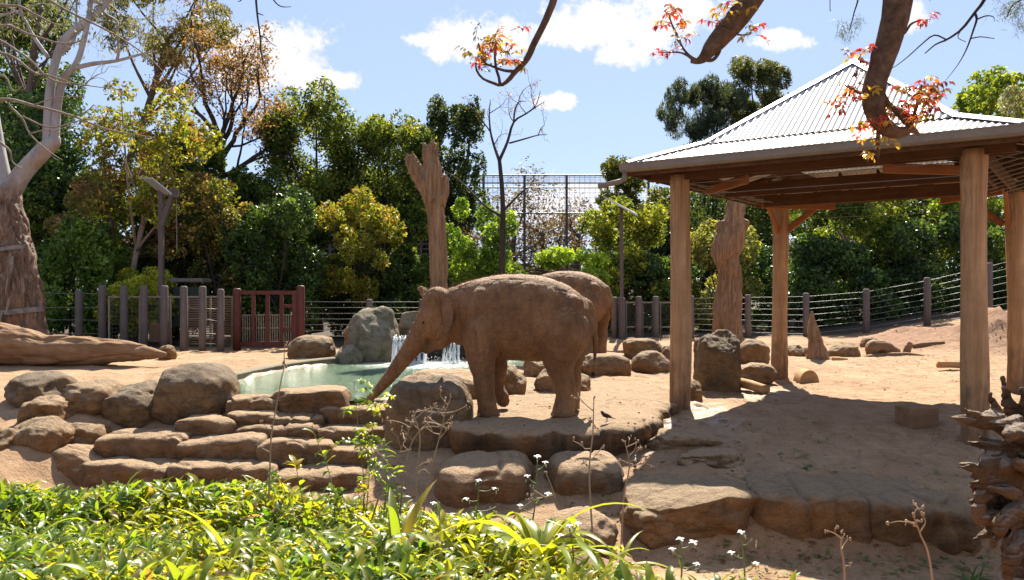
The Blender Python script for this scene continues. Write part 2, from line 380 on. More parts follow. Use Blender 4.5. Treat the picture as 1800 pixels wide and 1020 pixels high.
def m_plain(name, c, rough=.6, metal=0.0, var=.25, bumpd=.004, spec=.4):
    s = N(name); v = s.obj()
    cc = s.mix(s.ramp(s.noise(v, 6, 6, .7), [(.35,0.0),(.7,1.0)]), c, tuple(x*(1-var) for x in c))
    return s.done(s.bsdf(cc, rough, s.bump(s.noise(v, 30, 4), .4, bumpd), spec, metal))
def m_leaf(name, trans=.45, rough=.38, tint=(1.25,1.2,.45), spec=.5):
    s = N(name); a = s.attr('Col').outputs['Color']
    d = s.bsdf(a, rough, None, spec, tone=None); t = s.n('ShaderNodeBsdfTranslucent'); s.set(t.inputs[0], s.mix(1.0, a, tint, 'MULTIPLY'))
    mx = s.n('ShaderNodeMixShader'); mx.inputs[0].default_value = trans; s.set(mx.inputs[1], d); s.set(mx.inputs[2], t.outputs[0])
    return s.done(mx.outputs[0])
def m_bark(name, c1, c2, c3, sc_=(5,5,1.2), bumpd=.03):
    s = N(name); v = s.obj(sc_); g = s.noise(v, 1.3, 6, .65, .5)
    c = s.ramp(g, [(.3,c1),(.5,c2),(.7,c3)])
    return s.done(s.bsdf(c, .85, s.bump(g, .7, bumpd), .2))
def m_gum():
    s = N('gum bark'); v = s.obj((2.2,2.2,.5)); z = s.n('ShaderNodeSeparateXYZ'); s.set(z.inputs[0], s.obj())
    pale = s.ramp(s.noise(v, 1.2, 6, .6, .5), [(.3,(.22,.185,.18)),(.5,(.36,.33,.335)),(.7,(.45,.43,.445))])
    brown = s.ramp(s.noise(v, 3.2, 7, .7, .8), [(.3,(.055,.035,.025)),(.5,(.17,.10,.065)),(.72,(.40,.30,.24))])
    hi = s.math('ADD', z.outputs[2], s.math('MULTIPLY', s.math('SUBTRACT', s.noise(v, 1.4, 4), .5), 3.5))
    c = s.mix(s.ramp(s.math('DIVIDE', hi, 10.0), [(.42,0.0),(.50,1.0)]), brown, pale)
    c = s.mix(s.ramp(s.noise(s.obj((1,1,.5)), .9, 3), [(.56,0.0),(.64,.45)]), c, (.36,.19,.10))
    h = s.noise(v, 3, 6, .7)
    return s.done(s.bsdf(c, .7, s.bump(h, .7, .05), .25))
def m_water():
    s = N('pond water'); v = s.obj((.8,3.0,1), True)
    c = s.ramp(s.noise(v, .7, 3), [(.3,(.125,.225,.13)),(.7,(.19,.29,.175))])
    h = s.math('ADD', s.noise(v, 2.2, 4, .6, .8), s.math('MULTIPLY', s.noise(v, 8, 3, .6), .45))
    p = s.n('ShaderNodeNewGeometry').outputs['Position']; d = s.n('ShaderNodeVectorMath', operation='DISTANCE'); s.set(d.inputs[0], p); d.inputs[1].default_value = (-2.5, 25.0, 0)
    near = s.ramp(s.math('DIVIDE', d.outputs['Value'], 6.5), [(.05,1.0),(.62,0.0)])
    f = s.math('ADD', s.noise(v, 6.5, 5, .75), s.math('MULTIPLY', near, .42))
    foam = s.ramp(f, [(.70,0.0),(.86,1.0)])
    c = s.mix(foam, c, (.8,.85,.84)); r = s.mix(foam, (.11,.11,.11), (.7,.7,.7))
    return s.done(s.bsdf(c, r, s.bump(h, 1.0, .22), .45))
def m_fall():
    s = N('falling water'); v = s.obj((9,9,.9)); f = s.noise(v, 1.5, 5, .65)
    d = s.bsdf((.82,.87,.92), .25, None, .6); t = s.n('ShaderNodeBsdfTransparent')
    tl = s.n('ShaderNodeBsdfTranslucent'); tl.inputs[0].default_value = (.85,.9,.95,1)
    m0 = s.n('ShaderNodeMixShader'); m0.inputs[0].default_value = .4; s.set(m0.inputs[1], d); s.set(m0.inputs[2], tl.outputs[0])
    mx = s.n('ShaderNodeMixShader'); s.set(mx.inputs[0], s.ramp(f, [(.40,.08),(.58,.95)])); s.set(mx.inputs[1], t.outputs[0]); s.set(mx.inputs[2], m0.outputs[0])
    return s.done(mx.outputs[0])
def m_roof():
    s = N('galvanised roof'); v = s.obj(world=True)
    c = s.ramp(s.noise(v, 2.5, 6, .7), [(.3,(.44,.415,.42)),(.7,(.56,.53,.54))])
    c = s.mix(s.ramp(s.noise(s.obj((6,6,1), True), 1.5, 5, .7), [(.52,0.0),(.72,.5)]), c, (.27,.22,.19))
    return s.done(s.bsdf(c, .48, s.bump(s.noise(v, 20, 3), .15, .004), .4, .05))
def m_elephant(k=1.0):
    s = N('elephant skin'); v = s.obj()
    c = s.ramp(s.noise(v, 1.5, 6, .65), [(.3,(.14,.064,.024)),(.5,(.24,.116,.046)),(.7,(.34,.18,.08))])
    c = s.mix(s.ramp(s.noise(v, 5, 6, .7), [(.5,0.0),(.75,.6)]), c, (.36,.205,.115))
    c = s.mix(s.ramp(s.noise(v, 14, 5, .7), [(.52,0.0),(.75,.4)]), c, (.11,.055,.03))
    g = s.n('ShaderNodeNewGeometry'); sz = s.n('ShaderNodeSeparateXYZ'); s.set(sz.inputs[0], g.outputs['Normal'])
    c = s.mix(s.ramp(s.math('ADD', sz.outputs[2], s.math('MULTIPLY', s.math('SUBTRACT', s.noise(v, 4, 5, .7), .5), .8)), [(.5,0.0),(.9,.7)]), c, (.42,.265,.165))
    w = s.voro(s.obj((1,1,1.7)), 15); w2 = s.voro(s.obj((1.6,1,1)), 34)
    h = s.math('ADD', s.math('MULTIPLY', s.ramp(w, [(0.0,0.0),(.12,1.0)]), .5), s.math('MULTIPLY', s.ramp(w2, [(0.0,0.0),(.2,1.0)]), .35))
    h = s.math('ADD', h, s.math('MULTIPLY', s.noise(v, 26, 5, .7), .7)); h = s.math('ADD', h, s.math('MULTIPLY', s.noise(s.obj((1.2,1.2,.25)), 13, 5, .65, .6), 1.2))
    c = s.mix(s.ramp(s.noise(s.obj((1.2,1.2,.35)), 6, 6, .7, .5), [(.5,0.0),(.64,.45)]), c, (.085,.042,.02))
    c = s.mix(s.ramp(w, [(0.0,.45),(.06,0.0)]), c, (.07,.04,.025))
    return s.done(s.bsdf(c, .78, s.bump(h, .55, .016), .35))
M = dict(
    ground=m_ground(),
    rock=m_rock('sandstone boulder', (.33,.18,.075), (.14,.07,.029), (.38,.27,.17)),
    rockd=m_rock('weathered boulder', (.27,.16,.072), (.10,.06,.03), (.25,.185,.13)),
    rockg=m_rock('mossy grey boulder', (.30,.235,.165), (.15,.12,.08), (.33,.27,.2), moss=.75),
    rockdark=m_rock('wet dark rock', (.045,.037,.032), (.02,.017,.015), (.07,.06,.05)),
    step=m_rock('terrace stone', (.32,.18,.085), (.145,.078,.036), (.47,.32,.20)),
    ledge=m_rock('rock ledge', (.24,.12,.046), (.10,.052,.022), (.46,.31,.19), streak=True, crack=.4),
    concrete=m_plain('pond kerb', (.23,.185,.12), .85, 0, .4, .02),
    post=m_wood('log post', (.27,.14,.065), (.48,.275,.14), (.61,.39,.22), 'z', .8, .014, .8, True),
    beam=m_wood('brown timber', (.06,.027,.013), (.115,.050,.023), (.17,.078,.038), 'x', 1.0, .006),
    beamo=m_wood('orange timber', (.22,.075,.028), (.32,.115,.042), (.38,.16,.065), 'x', 1.0, .006),
    snag=m_wood('weathered snag', (.13,.065,.034), (.33,.185,.10), (.46,.30,.19), 'z', .9, .07),
    snagx=m_wood('weathered log', (.15,.075,.032), (.29,.16,.08), (.40,.26,.15), 'x', .5, .07),
    cut=m_wood('cut timber', (.36,.19,.08), (.50,.28,.12), (.58,.36,.18), 'x', .8, .01),
    block=m_wood('dull timber block', (.17,.09,.045), (.26,.145,.08), (.32,.20,.12), 'x', .6, .01),
    roots=m_rock('bleached roots', (.20,.105,.05), (.06,.033,.018), (.36,.275,.21), crack=0.0),
    fpost=m_wood('grey fence post', (.105,.085,.08), (.17,.14,.132), (.22,.185,.175), 'z', .9, .01),
    pole=m_plain('brown steel pole', (.12,.09,.085), .55, .0),
    steel=m_plain('steel wire', (.24,.235,.23), .5, .4),
    wirem=m_plain('grey wire mesh', (.17,.17,.175), .55, .3),
    red=m_wood('red painted timber', (.085,.024,.018), (.135,.040,.030), (.18,.062,.048), 'z', .8, .006, .6),
    pale=m_plain('pale lath', (.33,.27,.21), .8), slat=m_plain('brown slat', (.22,.13,.085), .8),
    panel=m_plain('solar glass', (.24,.25,.28), .12, .2), panelw=m_plain('pale solar frame', (.62,.62,.64), .4, .3),
    gutter=m_plain('taupe gutter', (.25,.20,.155), .55), roof=m_roof(), ridge=m_plain('ridge capping', (.50,.48,.48), .4, .2, .15),
    bin=m_plain('dark green bin', (.02,.035,.026), .5), binlid=m_plain('grey bin lid', (.17,.15,.14), .5),
    water=m_water(), fall=m_fall(), ele=m_elephant(), eye=m_plain('dark eye', (.015,.01,.008), .1),
    nail=m_plain('elephant toenail', (.30,.21,.15), .6), hair=m_plain('reddish hair', (.30,.13,.055), .7),
    bird=m_plain('black feathers', (.012,.011,.012), .5), beak=m_plain('beak', (.35,.18,.03), .4),
    leaf=m_leaf('foliage', .50, .5, (1.5,1.35,.5), .22), leafg=m_leaf('glossy foliage', .42, .36, (1.4,1.3,.5), .4), groundcover=m_leaf('groundcover leaf', .58, .36, (1.55,1.4,.4), .4),
    redleaf=m_leaf('young red leaf', .55, .4, (1.3,1.0,.7)), petal=m_leaf('petal', .4, .6, (1,1,1)), dry=m_plain('dry stalk', (.40,.26,.17), .8),
    greenstem=m_plain('green stem', (.17,.22,.06), .6),
    gum=m_gum(), bark=m_bark('brown bark', (.06,.042,.032), (.13,.092,.07), (.20,.15,.12)), barkd=m_bark('dark bark', (.025,.019,.016), (.055,.042,.035), (.09,.07,.06)),
    barkp=m_bark('pale bark', (.17,.125,.10), (.28,.215,.17), (.37,.30,.25)), barkr=m_bark('overhead bark', (.06,.034,.022), (.13,.072,.043), (.20,.12,.075), (12,12,12), .015),
    ear=m_rock('elephant ear skin', (.33,.175,.095), (.20,.095,.048), (.42,.26,.16), crack=0.0),
    tape=m_plain('tin trunk band', (.30,.27,.26), .5, .4, .6),
)
# ------------------------------------------------------------------ ground, pond
def build_ground():
    def axis(segs):
        out = []
        for a, b, st in segs: out += list(np.arange(a, b, st))
        return np.array(out+[segs[-1][1]])
    xs = axis([(-400,-60,60),(-60,-24,3),(-24,-10,.35),(-10,11,.085),(11,26,.3),(26,60,3),(60,400,60)])
    ys = axis([(-20,3,1.2),(3,7,.2),(7,27,.085),(27,40,.25),(40,80,3),(80,800,60)])
    X, Y = np.meshgrid(xs, ys); Z = G(X, Y); nx, ny = len(xs), len(ys)
    g = np.random.default_rng(21)
    for _ in range(520):
        fx, fy = (g.uniform(2.8, 14), g.uniform(10.6, 29)) if g.random() < .75 else (g.uniform(-12, -3), g.uniform(17, 30))
        i0, i1 = np.searchsorted(xs, (fx-.4, fx+.4)); j0, j1 = np.searchsorted(ys, (fy-.4, fy+.4)); r = np.hypot(X[j0:j1, i0:i1]-fx, Y[j0:j1, i0:i1]-fy)/g.uniform(.11,.2)
        Z[j0:j1, i0:i1] += g.uniform(.014,.034)*(.55*np.exp(-((r-1.25)/.3)**2)-np.exp(-r**4))
    V = np.stack([X, Y, Z], 2).reshape(-1, 3)
    i = np.arange(nx*ny).reshape(ny, nx); Fc = np.stack([i[:-1,:-1], i[:-1,1:], i[1:,1:], i[1:,:-1]], 2).reshape(-1, 4)
    x, y = V[:,0], V[:,1]
    line = np.interp(x, [-60,-11,-9.4,-7.5,9,13,19,60], [31.7,31.7,31.2,31.6,31.8,31.8,32.5,34])
    mulch = sstep(-.3, .5, y-line); mulch = np.maximum(mulch, sstep(8.6, 7.9, y)*sstep(1.3, .2, x))
    wet = np.zeros(len(x))
    for (px, py, r) in ((1185,745,.9),(1225,775,.8),(1270,735,.6),(1330,690,.6),(1150,720,.7),(1230,715,.5)):
        q = at(px, py); wet = np.maximum(wet, np.exp(-((x-q[0])**2+((y-q[1])*.7)**2)/(r*r)))
    dug = np.clip(sum(np.exp(-((x-mx)**2+(y-my)**2)/(mr*mr)*1.0) for mx, my, mr in ((16.2,27.5,2.1),(19.5,27.5,2.8),(13.9,29.3,1.6),(12.5,27.5,1.2))), 0, 1)
    wet = np.maximum(wet, sstep(-.5, .05, poly_sd(x, y, POND))*.7)
    o = mk('ground', V, Fc, M['ground'], None, True, np.stack([mulch, wet, dug], 1)); tag(o, kind='structure')
build_ground()
def build_pond():
    p = spline(np.vstack([POND, POND[:1]]), 90)[:-1]; c = p.mean(0); p = c+(p-c)*1.02
    V = np.c_[p, np.zeros(len(p))]; o = mk('pond_water', V, [list(range(len(p)))], M['water']); tag(o, kind='structure')
    k = spline([(-6.55,17.6),(-6.85,18.7),(-6.8,20.0),(-6.42,22.4),(-5.9,23.9),(-5.3,24.9)], 40); mb = MB()
    T = np.gradient(k, axis=0); T /= np.linalg.norm(T, axis=1)[:, None]; Nn = np.c_[T[:,1], -T[:,0]]
    V, Fc = [], []
    for q, nn in zip(k, Nn):
        for s_, z in ((.15,-.4),(.15,.15),(.12,.18),(-.12,.18),(-.15,.15),(-.15,-.4)): V.append((*(q+nn*s_), z))
    for i in range(len(k)-1):
        for j in range(5): Fc.append([i*6+j, i*6+j+1, i*6+6+j+1, i*6+6+j])
    Fc += [[0,1,2,3,4,5], [len(V)-1-j for j in range(6)]]
    o = own(mk('pond_kerb', V, Fc, M['concrete'], None, False)); tag(o, 'low curved concrete kerb along the far edge of the green pond', 'kerb')
build_pond()

# ------------------------------------------------------------------ rocks
def _ico(n):
    bm = bmesh.new(); bmesh.ops.create_icosphere(bm, subdivisions=n, radius=1)
    V = np.array([v.co[:] for v in bm.verts]); Fc = np.array([[v.index for v in f.verts] for f in bm.faces]); bm.free()
    return V/np.linalg.norm(V, axis=1)[:, None], Fc
ICO5, ICO4, ICO3 = _ico(6), _ico(5), _ico(3)
def _cube(n):
    u = np.linspace(-1, 1, n+1); A, B = np.meshgrid(u, u); V, Fc = [], []
    for ax in range(3):
        for sg in (-1, 1):
            q = np.zeros((n+1, n+1, 3)); q[..., ax] = sg; q[..., (ax+1)%3] = A; q[..., (ax+2)%3] = B*sg
            k = np.arange((n+1)**2).reshape(n+1, n+1)+len(V)*(n+1)**2; V.append(q.reshape(-1, 3)); Fc.append(np.stack([k[:-1,:-1], k[:-1,1:], k[1:,1:], k[1:,:-1]], 2).reshape(-1, 4))
    bm = bmesh.new(); me = bpy.data.meshes.new('t'); me.from_pydata(np.concatenate(V).tolist(), [], np.concatenate(Fc).tolist()); bm.from_mesh(me); bmesh.ops.remove_doubles(bm, verts=bm.verts, dist=1e-4); bmesh.ops.recalc_face_normals(bm, faces=bm.faces)
    V = np.array([v.co[:] for v in bm.verts]); Fc = np.array([[v.index for v in f.verts] for f in bm.faces]); bm.free(); bpy.data.meshes.remove(me)
    return V/np.linalg.norm(V, axis=1)[:, None], Fc
CUBE = _cube(30)
def rock_mesh(h, p=2.6, seed=0, rough=.10, cuts=7, ico=None, cutd=(.72,.95)):
    D, Fc = ico or ICO4; g = np.random.default_rng(seed+1000)
    r = (np.abs(D)**p).sum(1)**(-1/p); V = D*r[:, None]
    for _ in range(cuts):
        k = g.normal(size=3); k[2] = abs(k[2])*.8 if g.random() < .7 else k[2]; k /= np.linalg.norm(k)
        c = g.uniform(*cutd)*(np.abs(k)**(p/(p-1))).sum()**((p-1)/p) if p > 1 else .9
        e = V@k-c; V = V-np.maximum(e, 0)[:, None]*k*.85
    n1 = fbm(D*1.4+seed*3.7, 3, seed)*rough*1.3; n2 = fbm(V*4.0+seed, 4, seed+5)*rough*.42
    rid = np.abs(vnoise(V*2.1+seed*1.3, seed+9)); crack = -np.clip(.10-rid, 0, .1)/.1*rough*.5
    V = V*(1+n1+n2+crack)[:, None]
    return V*np.asarray(h), Fc
def rock(label, x0, x1, yt, yb, d=None, dep=None, p=2.6, seed=0, rough=.11, cuts=7, rz=0, mat='rock', name='boulder', sink=.22, ico=None, group=None, lean=0, parent=None, cat='rock'):
    xc = (x0+x1)/2
    if d is None: d = at(xc, yb)[1]
    w = (x1-x0)/F*d; dep = dep or w*.75; yc = d+dep*.42
    hx = w/2*(yc/d); zt = EYE-(yt-510)/F*(d+dep*.30); zb = EYE-(yb-510)/F*d-sink
    V, Fc = rock_mesh((hx, dep/2, (zt-zb)/2), p, seed, rough, cuts, ico)
    ex = max(np.abs(V[:,0]).max(), 1e-6); V[:,0] *= hx/ex; tz = V[:,2].max(); V[:,2] *= (zt-zb)/2/tz
    if rz: c, s_ = math.cos(R(rz)), math.sin(R(rz)); V = V@np.array([[c,s_,0],[-s_,c,0],[0,0,1]])
    V[:,0] += lean*V[:,2]
    V += np.array([(xc-900)/F*yc, yc, (zt+zb)/2])
    o = mk(name, V, Fc, M[mat], parent)
    if parent is None: own(o); tag(o, label, cat, group)
    return o
def slab_stone(parent, x0, x1, yf, yb, d, dep, seed, mat='step', name='stone_step', p=7.5):
    """rounded, uneven block: front face at depth d, flat worn top running back by dep"""
    g = np.random.default_rng(seed); D, Fc = CUBE; r = (np.abs(D)**p).sum(1)**(-1/p); V = D*r[:, None]
    zt = EYE-(yf-510)/F*d; zb = EYE-(yb-510)/F*d-.35; hx, hy, hz = (x1-x0)/2/F*d, dep/2, (zt-zb)/2
    h = np.array([hx, hy, hz]); W = V*h; q = W+seed*7.3
    ax = 1+.10*vnoise(np.c_[W[:,0]*1.3, W[:,1]*.4, 0*r]+seed, 3)
    W[:,1] += (.09*fbm(np.c_[q[:,0]*2.2, q[:,2]*1.5, 0*r], 4, seed)+.03*vnoise(np.c_[q[:,0]*9, q[:,2]*5, 0*r], seed+2))*np.clip(-V[:,1], 0, 1)
    W[:,1] -= .06*np.clip(V[:,2], -1, .6)*np.clip(-V[:,1], 0, 1)
    W[:,0] += .07*fbm(np.c_[q[:,1]*2.2, q[:,2]*2, 0*r], 3, seed+4)*np.sign(V[:,0])*np.clip(np.abs(V[:,0])-.5, 0, 1)*2
    W[:,2] += (.035*fbm(np.c_[q[:,0]*1.8, q[:,1]*1.8, 0*r], 4, seed+6)+.010*fbm(q*7, 2, seed+8))*np.clip(V[:,2], 0, 1)
    lay = np.abs(vnoise(np.c_[q[:,0]*.9, q[:,1]*.9, q[:,2]*9.0], seed+9)); W[:,1] += .018*np.clip(.16-lay, 0, 1)/.16*np.clip(-V[:,1], 0, 1)
    crk = np.abs(vnoise(np.c_[q[:,0]*2.0, q[:,1]*.9, q[:,2]*.7], seed+11)); W += -V*(.05*np.clip(.09-crk, 0, 1)/.09)[:, None]
    a = R(g.uniform(-6, 6)); c, sn = math.cos(a), math.sin(a); W[:,:2] = W[:,:2]@np.array([[c,sn],[-sn,c]])
    W[:,2] += W[:,0]*g.uniform(-.05,.05)
    W += np.array([((x0+x1)/2-900)/F*d, d+hy, (zt+zb)/2]); return mk(name, W, Fc, M[mat], parent)
def build_rocks():
    # beside the pond, left
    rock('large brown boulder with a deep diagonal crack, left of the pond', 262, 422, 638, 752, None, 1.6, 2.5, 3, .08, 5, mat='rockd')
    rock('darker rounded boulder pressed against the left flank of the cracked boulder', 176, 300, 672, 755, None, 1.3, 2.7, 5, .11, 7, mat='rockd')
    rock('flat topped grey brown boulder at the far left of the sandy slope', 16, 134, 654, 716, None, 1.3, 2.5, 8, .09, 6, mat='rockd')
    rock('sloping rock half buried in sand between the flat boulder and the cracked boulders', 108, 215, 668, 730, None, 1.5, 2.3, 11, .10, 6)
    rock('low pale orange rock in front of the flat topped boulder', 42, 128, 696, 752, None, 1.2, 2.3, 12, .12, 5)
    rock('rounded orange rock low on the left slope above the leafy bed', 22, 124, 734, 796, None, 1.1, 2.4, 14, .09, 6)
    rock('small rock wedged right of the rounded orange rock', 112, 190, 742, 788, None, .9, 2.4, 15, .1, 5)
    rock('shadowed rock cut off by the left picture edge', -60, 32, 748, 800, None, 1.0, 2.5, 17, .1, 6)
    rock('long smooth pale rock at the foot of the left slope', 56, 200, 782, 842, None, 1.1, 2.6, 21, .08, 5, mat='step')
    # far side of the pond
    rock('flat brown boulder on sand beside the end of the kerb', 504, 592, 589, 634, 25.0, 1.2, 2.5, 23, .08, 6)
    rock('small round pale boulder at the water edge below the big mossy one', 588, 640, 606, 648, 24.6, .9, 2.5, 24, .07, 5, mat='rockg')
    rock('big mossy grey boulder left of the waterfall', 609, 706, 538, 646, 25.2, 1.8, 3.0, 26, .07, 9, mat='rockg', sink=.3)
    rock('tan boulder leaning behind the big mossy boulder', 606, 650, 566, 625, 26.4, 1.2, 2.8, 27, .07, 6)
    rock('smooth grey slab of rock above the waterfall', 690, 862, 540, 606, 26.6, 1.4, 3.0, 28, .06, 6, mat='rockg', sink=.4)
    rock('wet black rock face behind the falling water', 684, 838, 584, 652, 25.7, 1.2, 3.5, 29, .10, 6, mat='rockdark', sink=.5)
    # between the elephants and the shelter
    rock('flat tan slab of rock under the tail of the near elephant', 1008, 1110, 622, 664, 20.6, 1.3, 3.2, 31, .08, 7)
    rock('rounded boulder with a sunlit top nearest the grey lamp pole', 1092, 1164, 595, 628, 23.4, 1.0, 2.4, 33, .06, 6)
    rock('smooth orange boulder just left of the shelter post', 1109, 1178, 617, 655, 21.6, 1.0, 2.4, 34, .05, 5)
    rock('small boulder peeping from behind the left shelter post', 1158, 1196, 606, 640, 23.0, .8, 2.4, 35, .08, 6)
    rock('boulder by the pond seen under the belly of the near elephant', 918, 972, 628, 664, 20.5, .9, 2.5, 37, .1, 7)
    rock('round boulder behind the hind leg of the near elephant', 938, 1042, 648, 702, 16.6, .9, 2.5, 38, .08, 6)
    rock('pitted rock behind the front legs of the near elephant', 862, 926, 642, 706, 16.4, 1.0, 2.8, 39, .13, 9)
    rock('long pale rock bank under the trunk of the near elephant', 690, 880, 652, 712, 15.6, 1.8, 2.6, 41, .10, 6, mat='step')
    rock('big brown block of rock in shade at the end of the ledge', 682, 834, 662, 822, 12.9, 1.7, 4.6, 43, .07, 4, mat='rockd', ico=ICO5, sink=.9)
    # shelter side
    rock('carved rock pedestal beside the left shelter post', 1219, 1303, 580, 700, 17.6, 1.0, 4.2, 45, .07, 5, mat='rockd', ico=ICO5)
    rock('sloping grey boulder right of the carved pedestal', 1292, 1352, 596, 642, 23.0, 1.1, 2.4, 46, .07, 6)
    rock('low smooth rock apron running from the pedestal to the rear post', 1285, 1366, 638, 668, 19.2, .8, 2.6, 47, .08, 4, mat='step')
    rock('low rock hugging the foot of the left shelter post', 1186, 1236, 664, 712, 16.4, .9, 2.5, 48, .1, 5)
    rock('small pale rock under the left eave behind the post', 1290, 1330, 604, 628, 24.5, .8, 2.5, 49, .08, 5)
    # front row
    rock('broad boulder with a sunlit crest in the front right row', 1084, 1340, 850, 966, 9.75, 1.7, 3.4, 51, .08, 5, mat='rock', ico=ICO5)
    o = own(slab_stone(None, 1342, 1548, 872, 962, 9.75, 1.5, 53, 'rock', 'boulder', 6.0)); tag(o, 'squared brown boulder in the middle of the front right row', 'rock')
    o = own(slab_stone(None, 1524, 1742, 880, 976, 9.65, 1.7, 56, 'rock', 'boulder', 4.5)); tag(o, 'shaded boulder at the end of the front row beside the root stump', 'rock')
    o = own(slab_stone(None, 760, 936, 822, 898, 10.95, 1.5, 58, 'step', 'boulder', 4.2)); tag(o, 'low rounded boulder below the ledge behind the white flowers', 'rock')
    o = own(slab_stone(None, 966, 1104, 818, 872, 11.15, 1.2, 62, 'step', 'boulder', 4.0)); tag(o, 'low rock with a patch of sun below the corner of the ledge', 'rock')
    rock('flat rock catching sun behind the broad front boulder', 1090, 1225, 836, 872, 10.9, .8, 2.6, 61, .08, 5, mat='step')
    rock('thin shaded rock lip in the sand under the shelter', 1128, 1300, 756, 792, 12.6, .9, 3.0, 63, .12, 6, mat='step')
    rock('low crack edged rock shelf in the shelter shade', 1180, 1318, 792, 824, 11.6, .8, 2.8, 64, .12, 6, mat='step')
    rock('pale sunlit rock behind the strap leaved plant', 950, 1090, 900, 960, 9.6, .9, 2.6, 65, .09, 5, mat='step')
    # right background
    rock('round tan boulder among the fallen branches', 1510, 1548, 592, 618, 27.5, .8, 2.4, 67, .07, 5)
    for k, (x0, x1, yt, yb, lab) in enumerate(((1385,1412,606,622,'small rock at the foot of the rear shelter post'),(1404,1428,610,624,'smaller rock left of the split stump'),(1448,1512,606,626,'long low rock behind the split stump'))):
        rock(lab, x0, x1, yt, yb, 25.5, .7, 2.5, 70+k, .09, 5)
    # terraced stone steps: one structure of separate stones
    t = thing('stone_terrace', 'sandy coloured stone steps climbing from the leafy bed to the pond', 'stone steps', (-3.2, 12.0, -.95))
    S = [(470,600,688,722,16.0,.9),(400,484,700,724,16.0,.8),(556,706,716,752,15.85,1.0),
         (312,412,738,772,15.3,.9),(394,474,728,752,15.5,.8),(404,556,750,782,15.3,1.0),(450,566,732,758,15.6,.8),(546,706,754,792,15.3,1.0),
         (164,318,768,818,14.8,1.0),(306,458,772,820,14.8,1.0),(452,572,778,826,14.75,1.0),(562,708,792,838,14.7,1.0),(690,784,778,834,14.6,1.0),
         (112,296,816,866,14.2,1.0),(290,480,818,870,14.2,1.0),(470,644,834,886,14.1,1.0),(622,772,838,886,14.0,1.0),
         (262,466,862,900,13.7,.9),(455,650,880,926,13.5,.9),(640,780,884,930,13.4,.9),(642,792,842,892,12.3,1.0)]
    for i, (x0, x1, yt, yb, d, dep) in enumerate(S): slab_stone(t, x0-5, x1+5, yt, yb, d, dep, 100+i)
    # the ledge the near elephant stands on
    top = np.array([(-.95,12.6),(-.4,12.25),(.4,12.05),(1.1,12.15),(1.75,12.5),(2.15,13.0),(2.55,13.9),(2.95,15.1),(3.2,16.4),(3.1,18.0),(2.2,18.6),(.6,18.4),(-.9,16.8),(-1.3,15.2),(-1.3,13.6)])
    out = spline(np.vstack([top, top[:1]]), 281)[:-1]; n = len(out); c = out.mean(0)
    T = np.roll(out, -1, 0)-np.roll(out, 1, 0); T /= np.linalg.norm(T, axis=1)[:, None]; Nn = np.c_[T[:,1], -T[:,0]]
    prof = [(-.10,-1.0),(-.12,-.6),(-.13,-.45),(-.10,-.32),(-.05,-.2),(-.01,-.1),(.0,-.02),(-.015,.05),(-.05,.10),(-.12,.135),(-.25,.15)]
    V = []
    for (off, z) in prof:
        q = np.c_[out+Nn*off, np.full(n, z)]; ph = np.linspace(0, 1, n, endpoint=False)
        rr = fbm(np.c_[q[:,:2]*1.6, np.full(n, z*1.2)], 4, 77)*.085+fbm(np.c_[q[:,:2]*7, np.full(n, z*1.1)], 3, 78)*.035
        rr += np.abs(vnoise(np.c_[q[:,:2]*5.5, np.full(n, 0.)], 79))*.09*(q[:,0] > 1.3)
        q[:,:2] += Nn*rr[:, None]*(1 if z < .12 else .4); q[:,2] += fbm(np.c_[q[:,:2]*2.2, np.zeros(n)], 3, 80)*.035*(z > -.3); V.append(q)
    for f in np.linspace(.93, .02, 26):
        q = c+(out+Nn*-.25-c)*f; z = .15+fbm(np.c_[q*1.4, np.zeros(n)], 4, 81)*.03+fbm(np.c_[q*5, np.zeros(n)], 3, 82)*.012; V.append(np.c_[q, z])
    m = len(V); V = np.concatenate(V); i = np.arange(m*n).reshape(m, n); j = np.roll(i, -1, 1)
    Fc = np.stack([i[:-1], j[:-1], j[1:], i[1:]], 2).reshape(-1, 4)
    o = own(mk('rock_ledge', V, Fc, M['ledge'])); tag(o, 'long rock ledge with an orange streaked front that the near elephant stands on', 'rock ledge')
build_rocks()

# ------------------------------------------------------------------ waterfall
def build_fall():
    t = thing('waterfall', 'two narrow white falls of water pouring into the pond past dark rock', 'waterfall', P(755, 640, 24.9))
    g = np.random.default_rng(5)
    for (x0, x1, n, y0) in ((693, 753, 38, 591), (780, 808, 20, 600)):
        V, Fc = [], []
        for k in range(n):
            x = g.uniform(x0, x1); w = g.uniform(2, 7)/F*25; top = P(x, y0+g.uniform(-3, 5), 25.15+g.uniform(-.05,.1)); L = top[2]+.02; m = 9
            for i in range(m):
                s_ = i/(m-1); y = top[1]-.42*math.sqrt(s_)-g.uniform(0,.03); z = top[2]-L*s_**1.3
                ww = w*(.5+.5*s_)*g.uniform(.6, 1.15)
                V += [(top[0]-ww/2+g.normal()*.006, y+.02, z), (top[0], y-.03, z), (top[0]+ww/2, y+.02, z)]
                if i:
                    b = len(V)-6; Fc += [[b, b+1, b+4, b+3], [b+1, b+2, b+5, b+4]]
        tag(mk('fall', V, Fc, M['fall'], t))
    mb = []; c = []
    for k in range(240):
        x = g.uniform(688, 815); q = P(x, 640, 24.6+g.normal()*.35); q[2] = abs(g.normal())*.10; c.append(q)
    for k in range(110):
        x = g.choice([g.uniform(692,754), g.uniform(780,808)]); q = P(x, g.uniform(595,640), 24.75+g.normal()*.12); q[2] = max(q[2], .02); c.append(q)
    D, Fs = _ico(1); V = np.concatenate([p+D*g.uniform(.006,.017) for p in c]); Fc = np.concatenate([Fs+i*len(D) for i in range(len(c))])
    tag(mk('splash', V, Fc, M['petalw'], t), kind='stuff')
M['petalw'] = m_plain('white spray', (.85,.87,.9), .4, 0, .02, 0)
build_fall()

